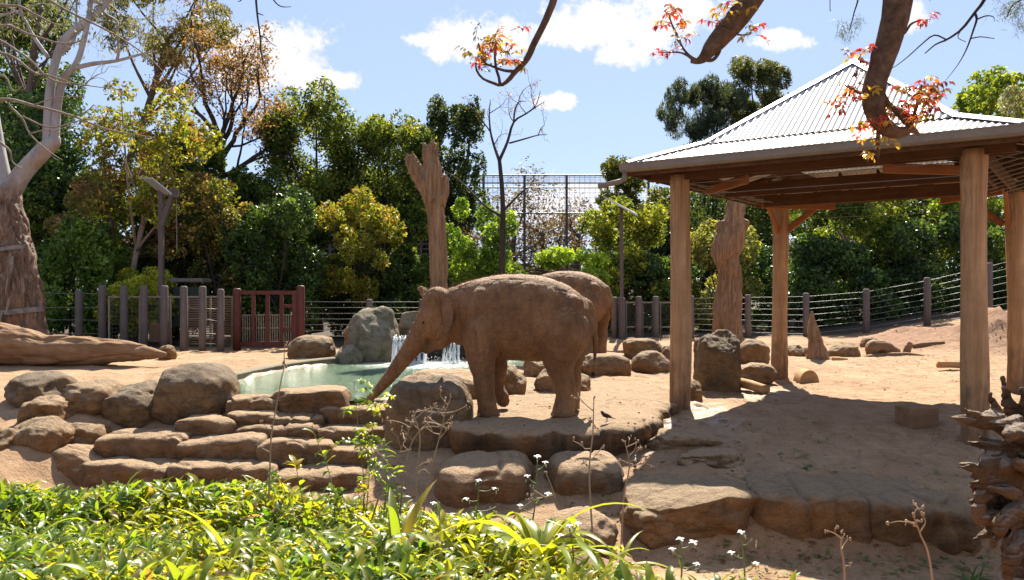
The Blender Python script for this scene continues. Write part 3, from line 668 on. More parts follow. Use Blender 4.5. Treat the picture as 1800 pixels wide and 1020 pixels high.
# ------------------------------------------------------------------ open shelter
UX, VX = np.array([.8135,-.5816,0]), np.array([.5816,.8135,0]); A0 = np.array([3.17,15.56,0.]); LU, LV, OV = 4.87, 5.95, .75
def shelter():
    t = thing('shelter', 'open timber shelter with a pyramid roof of corrugated metal on log posts', 'shelter', A0+UX*LU/2+VX*LV/2)
    S = lambda a, b, z: A0+UX*a+VX*b+np.array([0,0,z])
    for k, (a, b) in enumerate(((0,0),(LU,0),(0,LV),(LU+.12,LV))):
        q = S(a, b, 0); zb = Gs(q[0], q[1])-.25; zz = np.linspace(zb, 4.36, 30); g = np.random.default_rng(k)
        rad = .192+.012*np.sin(zz*1.3+k)+g.normal(size=30)*.0025; rad[0] *= 1.06
        pts = np.stack([q[0]+.02*np.sin(zz*.9+k*2), q[1]+.02*np.cos(zz*.7+k), zz], 1)
        o = mk('log_post', *tube(pts-np.array([q[0],q[1],zb]), rad, 28, True, .035, k), M['post'], None); o.location = (q-np.array(t.location)+np.array([0,0,zb])).tolist(); o.parent = t
    # framing
    zt = 4.36
    def beam(name, p, q, w, h, mat='beam', up=(0,0,1)):
        p, q = np.asarray(p), np.asarray(q); L = np.linalg.norm(q-p); mb = MB().bar((-L/2,0,0), (L/2,0,0), w, h)
        o = mk(name, np.concatenate(mb.V), mb.F, M[mat], None, False); bevel(o, .008, 1)
        T = unit(q-p); sd = unit(np.cross(up, T)); u = np.cross(T, sd); c = (p+q)/2-np.array(t.location)
        o.matrix_local = Matrix([[T[0],sd[0],u[0],c[0]],[T[1],sd[1],u[1],c[1]],[T[2],sd[2],u[2],c[2]],[0,0,0,1]]); o.parent = t
    e = .16
    for s_ in (-1, 1):
        beam('eave_beam', S(-.55, s_*.11, zt+.02), S(LU+.55, s_*.11, zt+.02), .06, .24); beam('eave_beam', S(-.55, LV+s_*.11, zt+.02), S(LU+.55, LV+s_*.11, zt+.02), .06, .24)
        beam('eave_beam', S(s_*.11, .2, zt-.02), S(s_*.11, LV-.2, zt-.02), .06, .24); beam('eave_beam', S(LU+s_*.11, .2, zt-.02), S(LU+s_*.11, LV-.2, zt-.02), .06, .24)
    for f in (.30, .70):
        beam('tie_beam', S(.2, LV*f, zt-.14), S(LU-.2, LV*f, zt-.14), .08, .26); beam('tie_beam', S(LU*f, .2, zt+.12), S(LU*f, LV-.2, zt+.12), .08, .24)
    ap = S(LU/2, LV/2, 6.62)
    for a, b in ((-OV,-OV),(LU+OV,-OV),(LU+OV,LV+OV),(-OV,LV+OV)):
        k = S(a+(LU/2-a)*.31, b+(LV/2-b)*.31, 4.80); beam('hip_rafter', S(a, b, 4.42), k, .07, .2, 'beamo'); beam('hip_rafter', k, ap, .07, .2, 'beamo')
    for a, b, c_, d_ in ((1.3,0,0,1.3),(LU-1.3,0,LU,1.3),(0,LV-1.3,1.3,LV),(LU,LV-1.3,LU-1.3,LV)):
        beam('corner_brace', S(a, b, zt-.17), S(c_, d_, zt-.17), .07, .16, 'beamo')
    for a, b, c_, d_ in ((.1,LV-.02,.95,LV-.02),(LU-.95,LV,LU-.1,LV),(0,LV-.95,0,LV-.1),(LU,LV-.95,LU,LV-.1)):
        z1, z2 = (3.6, zt-.1) if (a, b) in ((.1,LV-.02),) or b > LV-.5 and a < 1 else (zt-.1, 3.6)
        if a == LU-.95: z1, z2 = zt-.1, 3.6
        if b == LV-.95: z1, z2 = zt-.1, 3.6
        beam('knee_brace', S(a, b, z1), S(c_, d_, z2), .07, .15, 'beamo')
    for side in range(4):
        for f in np.linspace(.12, .88, 7):
            if side == 0: a = S(-OV+(LU+2*OV)*f, -OV+.02, 4.44); b_ = S(-OV+(LU+2*OV)*f, .9, 4.83)
            elif side == 1: a = S(-OV+(LU+2*OV)*f, LV+OV-.02, 4.44); b_ = S(-OV+(LU+2*OV)*f, LV-.9, 4.83)
            elif side == 2: a = S(-OV+.02, -OV+(LV+2*OV)*f, 4.44); b_ = S(.9, -OV+(LV+2*OV)*f, 4.83)
            else: a = S(LU+OV-.02, -OV+(LV+2*OV)*f, 4.44); b_ = S(LU-.9, -OV+(LV+2*OV)*f, 4.83)
            beam('rafter', a, b_, .045, .10)
    # steel tie rods under the roof
    for f in np.linspace(.08, .92, 10): mb = MB().tube([S(-OV+.05, LV*f, zt+.0), S(.5, LV*f, zt-.2)], .012, 6); mb.build('hanger_rod', M['steel'], t)
    for f in np.linspace(.08, .92, 10): mb = MB().tube([S(LU+OV-.05, LV*f, zt+.0), S(LU-.3, LV*f, zt-.25)], .012, 6); mb.build('hanger_rod', M['steel'], t)
    for z in (3.98, 4.2): MB().tube([S(0, .02, z), S(LU, .02, z)], .007, 6).build('tie_rod', M['steel'], t); MB().tube([S(0, LV, z-.05), S(LU, LV, z-.05)], .007, 6).build('tie_rod', M['steel'], t)
    # roof sheets: ribs are geometry
    per, zb = .105, 4.56
    C = [S(-OV,-OV,zb), S(LU+OV,-OV,zb), S(LU+OV,LV+OV,zb), S(-OV,LV+OV,zb)]; AP = S(LU/2, LV/2, 6.78)
    K = [c*.31+AP*.69 for c in C]
    K = [c+(np.array([AP[0],AP[1],0])-np.array([c[0],c[1],0]))*.31+np.array([0,0,.40]) for c in C]
    for i in range(4):
        E1, E2, K1, K2 = C[i], C[(i+1)%4], K[i], K[(i+1)%4]; u = unit(E2-E1); L = np.linalg.norm(E2-E1)
        def sheet(B1, B2, T1, T2, name):
            s0, s1 = (B1-E1).dot(u), (B2-E1).dot(u); t0, t1 = (T1-E1).dot(u), (T2-E1).dot(u)
            M0 = (T1+T2)/2-(B1+B2)/2; up = unit(M0-u*M0.dot(u)); nr = np.cross(u, up); H = (M0-u*M0.dot(u)); H = np.linalg.norm(H)
            n = int(L/per*8); V, cols = [], []
            for s_ in np.linspace(s0, s1, n):
                if s_ < t0: h = (s_-s0)/max(t0-s0, 1e-6)
                elif s_ > t1: h = (s1-s_)/max(s1-t1, 1e-6)
                else: h = 1
                w = .010*math.sin(2*math.pi*s_/per); b = B1+u*(s_-s0)
                V += [b+nr*w, b+up*H*h+nr*w]
            Fc = [[2*j, 2*j+2, 2*j+3, 2*j+1] for j in range(n-1)]
            mk(name, V, Fc, M['roof'], t)
        lift = np.array([0,0,.03])
        sheet(E1, E2, K1, K2, 'roof_sheet'); sheet(K1+lift+(E1-K1)*.03, K2+lift+(E2-K2)*.03, AP+lift-u*.01, AP+lift+u*.01, 'roof_sheet')
        w = np.array([0,0,.035])
        dn = unit(np.cross(C[i]-AP, (0,0,1)))
        for p, q in ((C[i], K[i]), (K[i], AP)):
            d_ = unit(q-p); sd = unit(np.cross(d_, (0,0,1))); V = [p-sd*.13+w*.2, p+w*1.5, p+sd*.13+w*.2, q-sd*.13+w*.6, q+w*2.1, q+sd*.13+w*.6]
            V2 = V+[v-np.array([0,0,.012]) for v in V]
            mk('ridge_cap', V2, [[0,1,4,3],[1,2,5,4],[6,9,10,7],[7,10,11,8],[0,3,9,6],[2,8,11,5],[0,6,7,1],[1,7,8,2],[3,4,10,9],[4,5,11,10]], M['ridge'], t, False)
        # gutter: open channel with a rolled lip
        out = unit(np.cross(u, (0,0,1))); pr = [(.0,-.02),(.0,-.17),(.09,-.17),(.125,-.13),(.125,-.035),(.135,-.02),(.125,-.005),(.112,-.02),(.112,-.12),(.08,-.157),(.012,-.157),(.012,-.02)]
        V = []
        for p, ex in ((E1, -1), (E2, 1)):
            for o_, z in pr: V.append(p+out*(o_-.03)+u*ex*(o_-.03)+np.array([0,0,z]))
        m = len(pr); Fc = [[j, (j+1)%m, m+(j+1)%m, m+j] for j in range(m)]
        mk('gutter', V, Fc, M['gutter'], t, False)
        mb = MB().bar(E1-out*.055+np.array([0,0,-.135]), E2-out*.055+np.array([0,0,-.135]), .03, .2); mb.build('fascia_board', M['beam'], t)
    # downpipe spout at the left corner
    c = C[0]+np.array([-.02,-.02,-.17]); MB().tube([c, c+np.array([0,0,-.12]), c+np.array([-.1,.0,-.17]), c+np.array([-.5,-.05,-.27])], .05, 10).build('rain_spout', M['gutter'], t, True)
shelter()
# ------------------------------------------------------------------ fences, gate, lamp poles
def post_obj(name, px, pt, d, wpx, parent, mat='fpost', dome=.3, sink=.2):
    x = (px-900)/F*d; zt = EYE-(pt-510)/F*d; zb = Gs(x, d)-sink; r = wpx/F*d/2
    zz = [0, zt-zb-.06, zt-zb-.02, zt-zb]; rr = [r*1.03, r, r*.9, r*.55]
    zz = [0, .5*(zt-zb)]+zz[1:]; rr = [rr[0], r*1.01]+rr[1:]
    o = mk(name, *tube([(0,0,z) for z in zz], rr, 14), M[mat]); o.location = (x, d, zb)
    if parent is not None: o.location = (np.array([x,d,zb])-np.array(parent.location)).tolist(); o.parent = parent
    return o
def cable(parent, pts, r=.011, sag=.0, mat='steel', name='cable'):
    pts = np.asarray(pts, float); return mk(name, *tube(pts, r, 6), M[mat], parent)
def fences():
    g = np.random.default_rng(3)
    # left run of close set posts
    t = thing('post_fence', 'row of close set grey round posts left of the red gate with cables between', 'fence', P(270, 610, 30))
    LP = [(139,510,31.4,13),(180,501,31.0,13),(218,502,30.6,12.5),(253,502,30.2,12.5),(289,502,29.8,13),(323,503,29.3,12.5),(356,503,29.2,12.5),(388,508,29.3,12)]
    for a in LP: post_obj('post', *a, t)
    for y in (516,541,563,586):
        c = [P(px, y+(px-139)*.0+g.uniform(-1,1), d+.0) for px, _, d, _ in [(20,0,31.6,0),(80,0,31.5,0)]+LP[:2]]; cable(t, c)
    for y in (541,562,585,603): cable(t, [P(px, y+g.uniform(-2,4), d) for px, _, d, _ in LP[5:]], .009)
    # framed screens behind
    t2 = thing('screen_fence', 'low fence of pale rails with brown slatted screens behind the close set posts', 'fence', P(300, 606, 30.9))
    for px in (192,246,300,330,370,408):
        MB().bar(P(px, 522, 30.8), P(px, 612, 30.8), .06, .06, (0,1,0)).build('upright', M['pale'], t2)
    MB().bar(P(190, 522, 30.75), P(410, 522, 30.75), .05, .06).build('top_rail', M['pale'], t2)
    for a, b in ((332,368),(372,406)):
        mb = MB()
        for y in np.arange(527, 609, 4.1): mb.bar(P(a, y, 30.72), P(b, y, 30.72), .02, .045)
        tag(mb.build('slat', M['slat'], t2), kind='stuff')
    mb = MB()
    for y in np.arange(570, 602, 4.2): mb.bar(P(262, y, 30.6), P(300, y, 30.6), .03, .07)
    mb.box(P(281, 586, 30.75), (.72,.1,.6)); tag(mb.build('slat_box', M['slat'], t2), kind='stuff')
    mb = MB()
    for y in np.arange(528, 612, 7): mb.tube([P(194, y, 30.8), P(298, y, 30.8)], .007, 4)
    for x in np.arange(197, 298, 7): mb.tube([P(x, 523, 30.79), P(x, 612, 30.79)], .006, 4)
    tag(mb.build('wire_mesh', M['wirem'], t2), kind='stuff')
    # red gate
    t3 = thing('timber_gate', 'dark red timber gate with upright bars and a pale lath lower panel', 'gate', P(472, 610, 30.4))
    gd = 30.4
    for px, pt in ((416.5,507),(528.5,502)): post_obj('gate_post', px, pt, gd, 14, t3, 'red')
    MB().bar(P(423, 514.5, gd), P(523, 514.5, gd), .12, .14).build('top_rail', M['red'], t3)
    MB().bar(P(423, 605, gd), P(523, 605, gd), .12, .2).build('bottom_rail', M['red'], t3)
    for px, w in ((445.5,.13),(470.5,.13),(495,.13),(518,.18)): MB().bar(P(px, 517.5, gd), P(px, 601, gd), w, .10, (0,1,0)).build('gate_bar', M['red'], t3)
    for y in (538, 578): MB().bar(P(498, y, gd), P(514, y, gd), .08, .12).build('gate_rail', M['red'], t3)
    mb = MB()
    for x in np.arange(427, 516, 4.0): mb.bar(P(x, 554, gd+.10), P(x, 601, gd+.10), .03, .02, (0,1,0))
    tag(mb.build('lath', M['pale'], t3), kind='stuff')
    for y in (554, 577): MB().bar(P(425, y, gd+.13), P(514, y, gd+.13), .02, .04).build('lath_rail', M['pale'], t3)
    # cable fence behind the pond
    t4 = thing('cable_fence', 'wire cable fence with grey posts behind the pond and elephants', 'fence', P(800, 610, 31))
    CP = [(536,0,30.4),(649,526,31),(742,526,31.2),(835,526,31.4),(925,526,31.5),(1010,524,31.6),(1080,522,31.6)]
    for px, pt, d in CP[1:]: post_obj('post', px, pt, d, 11, t4)
    for y in (531,541,551,561,571,581,591): cable(t4, [P(px, y+g.uniform(-.5,.5), d) for px, _, d in CP], .010)
    # framed panels right of the second elephant
    t5 = thing('panel_fence', 'stretch of fence with pale framed dark mesh panels beside the second elephant', 'fence', P(1140, 606, 31.6))
    for px in (1123,1153): post_obj('post', px, 521, 31.6, 10.5, t5)
    post_obj('post', 1093, 523, 31.5, 12, t5)
    for y in (532, 575): MB().bar(P(1075, y, 31.8), P(1208, y, 31.8), .04, .05).build('rail', M['pale'], t5)
    for px in (1076,1101,1118,1130,1147,1161,1184,1206): MB().bar(P(px, 530, 31.78), P(px, 606, 31.78), .05, .04, (0,1,0)).build('upright', M['wirem'], t5)
    mb = MB()
    for x in np.arange(1077, 1206, 2.6): mb.tube([P(x, 532, 31.85), P(x, 606, 31.85)], .006, 4)
    for y in np.arange(534, 606, 2.6): mb.tube([P(1076, y, 31.86), P(1207, y, 31.86)], .006, 4)
    tag(mb.build('wire_mesh', M['barkd'], t5), kind='stuff')
    # right run climbing the mound
    t6 = thing('cable_fence', 'wire cable fence with grey posts rising to the right behind the shelter', 'fence', P(1500, 600, 32))
    RP = [(1215,520,31.6,10.5,592),(1315,518,31.8,10.5,598),(1417,515,32,11,603),(1523,508,31.6,11.5,590),(1630,488,31.2,12,573),(1738,462,30.6,13,556),(1850,434,30,14,540)]
    for px, pt, d, w, pb in RP: post_obj('post', px, pt, d, w, t6)
    for k in range(8):
        f = .07+k*.125; cable(t6, [P(px, pt+(pb-pt)*f+g.uniform(-.6,.6), d-.0) for px, pt, d, _, pb in RP], .010)
    # lamp poles
    t7 = thing('solar_lamp_pole', 'tall brown pole with a slanting arm and tilted solar panel behind the close set posts', 'lamp pole', P(284, 610, 31.2))
    MB().bar(P(283.5, 612, 31.2), P(283.5, 322, 31.2), .17, .17, (0,1,0)).build('pole', M['pole'], t7)
    MB().bar(P(284, 398, 31.05), P(305, 338, 31.05), .17, .17, (0,1,0)).build('arm', M['pole'], t7)
    bevel(MB().bar(P(299, 340, 31.05), P(313, 340, 31.05), .3, .36).build('lamp_head', M['pole'], t7), .04)
    c = [P(250, 312, 31.6), P(268, 312, 29.9), P(302, 340, 29.9), P(284, 340, 31.6)]
    V = [q for q in c]+[q-np.array([0,0,.05]) for q in c]; bx = [[0,1,2,3],[7,6,5,4],[0,4,5,1],[1,5,6,2],[2,6,7,3],[3,7,4,0]]
    fr = mk('solar_panel', V, bx, M['panelw'], t7, False); cc = sum(c)/4
    V = [cc+(q-cc)*.93+np.array([0,0,.006]) for q in c]; mk('panel_glass', V, [[0,1,2,3]], M['panel'], None, False).parent = fr
    fr.children[0].location = (-np.array(t7.location)).tolist()
    MB().tube([P(310, 346, 31.05), P(311, 440, 31.05)], .012, 6).build('hanging_wire', M['steel'], t7)
    t8 = thing('solar_lamp_pole', 'slim grey brown pole topped by a tilted flat panel right of the second elephant', 'lamp pole', P(1093, 610, 31.4))
    MB().bar(P(1092.5, 612, 31.3), P(1092.5, 366, 31.3), .13, .13, (0,1,0)).build('pole', M['pole'], t8)
    c = [P(1062, 345, 31.9), P(1066, 347, 30.4), P(1121, 377, 30.4), P(1117, 374, 31.9)]
    V = [q for q in c]+[q-np.array([0,0,.07]) for q in c]; mk('solar_panel', V, bx, M['panelw'], t8, False)
    # bin behind the fence
    t9 = thing('large_bin', 'dark green bin with a grey lid half hidden behind the close set posts', 'bin', P(338, 600, 33))
    bevel(MB().box(P(336, 540, 33), (1.15,.9,1.6)).build('bin_body', M['bin'], t9), .05); bevel(MB().box(P(336, 494, 33)+np.array([0,-.02,.02]), (1.3,1.02,.16)).build('lid', M['binlid'], t9), .04)
fences()

# ------------------------------------------------------------------ aviary frame far behind
def aviary():
    t = thing('aviary', 'tall steel framed wire mesh aviary beyond the trees in the middle', 'aviary', P(900, 560, 54))
    xs = (335,415,500,580,660,740,850,922,996,1068,1140)
    for x in xs: MB().tube([P(x, 590, 54), P(x, 308, 54)], .085, 8).build('mast', M['pole'], t)
    for x in xs: MB().tube([P(x, 590, 62), P(x, 322, 62)], .085, 8).build('mast', M['pole'], t)
    for y in (308, 330, 375, 452): MB().tube([P(xs[0], y, 54), P(xs[-1], y, 54)], .05, 6).build('rail', M['wirem'], t)
    MB().tube([P(xs[0], 322, 62), P(xs[-1], 322, 62)], .05, 6).build('rail', M['wirem'], t)
    mb = MB()
    for y in np.arange(312, 560, 9): mb.tube([P(xs[0], y, 54), P(xs[-1], y, 54)], .010, 4)
    for x in np.arange(xs[0], xs[-1], 9): mb.tube([P(x, 309, 54), P(x, 560, 54)], .010, 4)
    for x in xs: mb.tube([P(x, 308, 54), P(x, 322, 62)], .03, 4)
    for k in np.linspace(0, 1, 7): mb.tube([P(xs[0], 308, 54)*(1-k)+P(xs[0], 322, 62)*k, P(xs[-1], 308, 54)*(1-k)+P(xs[-1], 322, 62)*k], .012, 4)
    tag(mb.build('wire_mesh', M['wirem'], t), kind='stuff')
aviary()

# ------------------------------------------------------------------ dead trunks, logs, root stump
def PT(rows, d): return np.array([P(a, b, d if len(r) < 4 else r[3]) for r in rows for a, b in [r[:2]]]), np.array([r[2]/2/F*d for r in rows])
def limb(mb, rows, d, n=26, k=18, ridge=.10, seed=0):
    p, r = PT(rows, d); q = spline(np.c_[p, r], k); mb.tube(q[:,:3], np.abs(q[:,3]), n, True, ridge, seed); return mb
def snags():
    d = 27.5; mb = MB()
    limb(mb, [(776,640,38),(774,560,34),(772,500,31),(770,430,29),(766,370,29),(762,330,32),(760,305,33),(757,282,26),(756,262,24)], d, 36, 44, .16, 3)
    limb(mb, [(764,352,36),(749,326,32),(733,302,27),(725,287,22),(720,273,14)], d, 26, 20, .2, 4)
    limb(mb, [(770,360,26),(778,335,22),(782,318,14),(783,308,6)], d, 20, 14, .2, 5)
    limb(mb, [(750,285,20),(757,262,16),(764,250,8)], d, 18, 12, .25, 6); limb(mb, [(752,290,16),(748,266,12),(745,252,5)], d, 18, 12, .25, 7)
    for (sx, sy, sw, tx, ty) in ((764,300,10,769,252),(758,290,9,762,246),(751,300,9,746,262),(728,292,8,724,266),(720,284,7,715,270),(780,335,8,785,306),(736,308,7,737,282)): limb(mb, [(sx,sy,sw),((sx+tx)/2,(sy+ty)/2,sw*.7),(tx,ty,2.5)], d-.15, 10, 10, .3, int(sx))
    limb(mb, [(768,540,26),(755,524,22),(744,512,16),(735,505,9)], d, 20, 14, .2, 8)
    o = own(gnarl(mb.build('dead_trunk', M['snag'], None, True), .02, (7,7,.8), .028, 31, 1)); tag(o, 'tall bare dead trunk with a jagged forked top behind the near elephant', 'dead tree')
    d = 28.6; mb = MB()
    limb(mb, [(1281,612,56),(1279,585,52),(1277,555,50),(1281,520,46),(1284,490,42),(1279,465,44),(1276,445,50),(1282,425,52),(1288,405,44),(1290,385,36),(1295,360,32),(1298,335,30),(1301,300,27)], d, 36, 46, .14, 13)
    limb(mb, [(1276,455,34),(1264,440,26),(1256,432,14),(1252,428,7)], d, 22, 14, .2, 14); limb(mb, [(1287,415,36),(1274,402,26),(1265,396,18),(1259,393,9)], d, 22, 14, .2, 15)
    limb(mb, [(1291,405,34),(1304,397,24),(1312,391,16),(1316,388,8)], d, 22, 14, .2, 16); limb(mb, [(1268,556,24),(1259,545,18),(1254,538,8)], d, 20, 12, .2, 17)
    o = own(gnarl(mb.build('dead_trunk', M['snag'], None, True), .03, (7,7,.8), .04, 33)); tag(o, 'thick knobbly dead trunk seen through the left side of the shelter', 'dead tree')
    # fallen trunk, left
    d = 22.6; mb = MB()
    limb(mb, [(-90,604,86),(-20,602,80),(40,610,70),(80,617,58),(120,616,58),(165,618,50),(205,616,40),(240,619,32),(270,622,20),(292,624,10)], d, 40, 60, .12, 23)
    o = own(gnarl(mb.build('fallen_log', M['snagx'], None, True), .03, (.5,2.2,2.2), .03, 35)); tag(o, 'massive smooth fallen trunk lying on the sand at the far left', 'log')
    rock('small stub of brown rock at the tip of the massive fallen trunk', 276, 310, 606, 624, 24.5, .5, 2.4, 25, .1, 5)
    # split stump
    d = 24.6; mb = MB()
    limb(mb, [(1438,646,40),(1436,622,32),(1432,596,24),(1429,570,13),(1427,548,4)], d, 30, 30, .30, 33); limb(mb, [(1450,646,26),(1446,624,18),(1440,600,9)], d, 24, 20, .3, 34)
    o = own(mb.build('split_stump', M['snag'], None, True)); tag(o, 'pointed splintered stump standing in the sun behind the rear shelter post', 'stump')
    # cut pieces of timber
    def log(label, a, b, d, w, half=False, mat='cut', yaw=0):
        p, q = P(*a, d), P(*b, d-yaw); r = w/2/F*d; mb = MB().tube(spline([p, (p+q)/2+np.array([0,0,.01]), q], 12), r, 20, True, .06, 5); o = own(mb.build('log', M[mat], None, True)); bevel(o, .0, 1) if False else None
        tag(o, label, 'log'); return o
    log('short cut log lying beside the rear shelter post and pedestal', (1298,672), (1347,686), 18.0, 17, yaw=.8)
    log('pale log lying on the sand left of the tall front post', (1648,641), (1700,642), 21.9, 12)
    log('short log at the foot of the pointed splintered stump', (1462,634), (1488,636), 24.2, 14)
    # half round
    c = P(1417, 671, 19.8); c[2] = Gs(c[0], c[1])-.02; a = np.linspace(0, np.pi, 20); r = .27; V = []
    for yy, k in ((-.22,1),(.22,1)):
        V += [c+np.array([r*k*math.cos(x), yy+.1*math.cos(x), r*1.15*k*math.sin(x)]) for x in a]
    n = 20; Fc = [[i, i+1, n+i+1, n+i] for i in range(n-1)]+[list(range(n)), list(range(n, 2*n))[::-1], [0, n, 2*n-1, n-1]]
    o = own(mk('half_log', V, Fc, M['cut'], None, False)); tag(o, 'half round of cut timber sitting flat on the sand behind the rear post', 'log')
    # block
    q = at(1619, 752); o = bevel(MB().box((0,0,.15), (.52,.42,.36)).build('timber_block', M['block']), .02); o.location = (q[0], q[1]+.15, q[2]); o.rotation_euler = (0, 0, R(12))
    tag(o, 'squared block of timber in the shade under the shelter', 'block')
    # branches heap
    for lab, rows, d, mm in (('dark hollow curl of bark among the fallen branches', [(1528,632,10),(1536,612,26),(1556,612,22),(1580,620,12)], 26, 'snagx'), ('long thin fallen branch lying in front of the hollow bark', [(1500,632,7),(1540,627,10),(1590,625,11),(1640,630,5)], 25.6, 'snagx'),
                      ('short broken branch stub leaning up beside the hollow bark', [(1590,628,11),(1596,612,12),(1600,602,8)], 26, 'snagx'), ('pale branch reaching to the mound foot', [(1604,608,6),(1635,606,9),(1660,602,5)], 27, 'snagx')):
        o = own(limb(MB(), rows, d, 18, 20, .25, int(rows[0][0])).build('fallen_branch', M[mm], None, True)); tag(o, lab, 'branch')
snags()
def stump():
    g = np.random.default_rng(19); d = 8.8; mb = MB()
    rows = [[(1830,930,150),(1800,880,120),(1790,830,90),(1800,770,60)],[(1850,1000,160),(1840,900,150),(1850,800,110),(1860,720,60)],
            [(1820,800,44,8.9),(1790,755,38,8.8),(1772,705,28,8.7),(1764,675,14,8.7),(1762,662,5,8.7)],[(1800,790,34,8.6),(1772,752,28,8.5),(1752,722,20,8.4),(1742,698,12,8.4),(1738,688,6,8.4)],
            [(1830,800,40,8.7),(1790,768,30,8.3),(1755,752,20,8.2),(1732,748,9,8.2)],[(1825,830,44,8.6),(1780,800,30,8.3),(1740,785,20,8.1),(1712,780,14,8.1),(1698,776,5,8.1)],
            [(1790,800,26,8.3),(1765,782,18,8.2),(1735,774,14,8.2),(1722,768,7,8.2)],[(1830,850,54,8.5),(1780,838,36,8.2),(1742,845,26,8.0),(1720,850,18,8.0),(1704,848,7,8.0)],
            [(1740,850,26,8.0),(1724,836,16,7.95),(1714,822,11,7.95),(1708,814,5,7.95)],[(1760,850,36,8.1),(1730,868,28,8.0),(1718,900,22,7.95),(1722,925,10,7.95),(1724,934,4,7.95)],
            [(1850,900,70,8.4),(1800,895,44,8.1),(1765,915,32,7.9),(1748,945,20,7.9),(1744,962,7,7.9)],[(1830,940,70,8.3),(1795,955,50,8.0),(1775,990,36,7.9),(1770,1020,20,7.9)],
            [(1830,830,40,8.3),(1806,826,30,8.0),(1790,815,20,7.9),(1786,804,9,7.9)],[(1850,780,50,8.7),(1820,740,34,8.6),(1800,700,22,8.6),(1796,680,8,8.6)],
            [(1790,870,30,8.0),(1760,862,16,7.8),(1745,856,12,7.8),(1733,858,5,7.8)]]
    for i, r in enumerate(rows): limb(mb, [(q[0], q[1], q[2]*(.8 if i > 1 else .9), *q[3:]) for q in r], 8.4, 18, 22, .4, 50+i)
    for k in range(20):
        a = g.uniform(1715, 1800); b = g.uniform(720, 950); dd = 8.15+g.normal()*.12; dx, dy = g.normal()*30-22, g.normal()*22
        limb(mb, [(a+24,b,34,dd+.2),(a,b,25,dd),(a+dx*.6,b+dy*.5,15,dd-.05),(a+dx,b+dy,5,dd-.08)], 8.2, 10, 9, .3, 90+k)
    o = mb.build('root_stump', M['roots'], None, True); remesh(o, .011, 1, .3)
    V = verts(o.data); Nn = normals(o.data); q = V*np.array([5,5,5.]); V += Nn*(.012*fbm(V*np.array([4,9,14.]), 3, 4)-.026*np.clip(.25-np.abs(vnoise(V*np.array([4,6,11.]), 8)), 0, 1)/.25)[:, None]; setverts(o.data, V)
    own(o); tag(o, 'gnarled upturned tree stump with twisted roots at the lower right edge', 'stump')
stump()

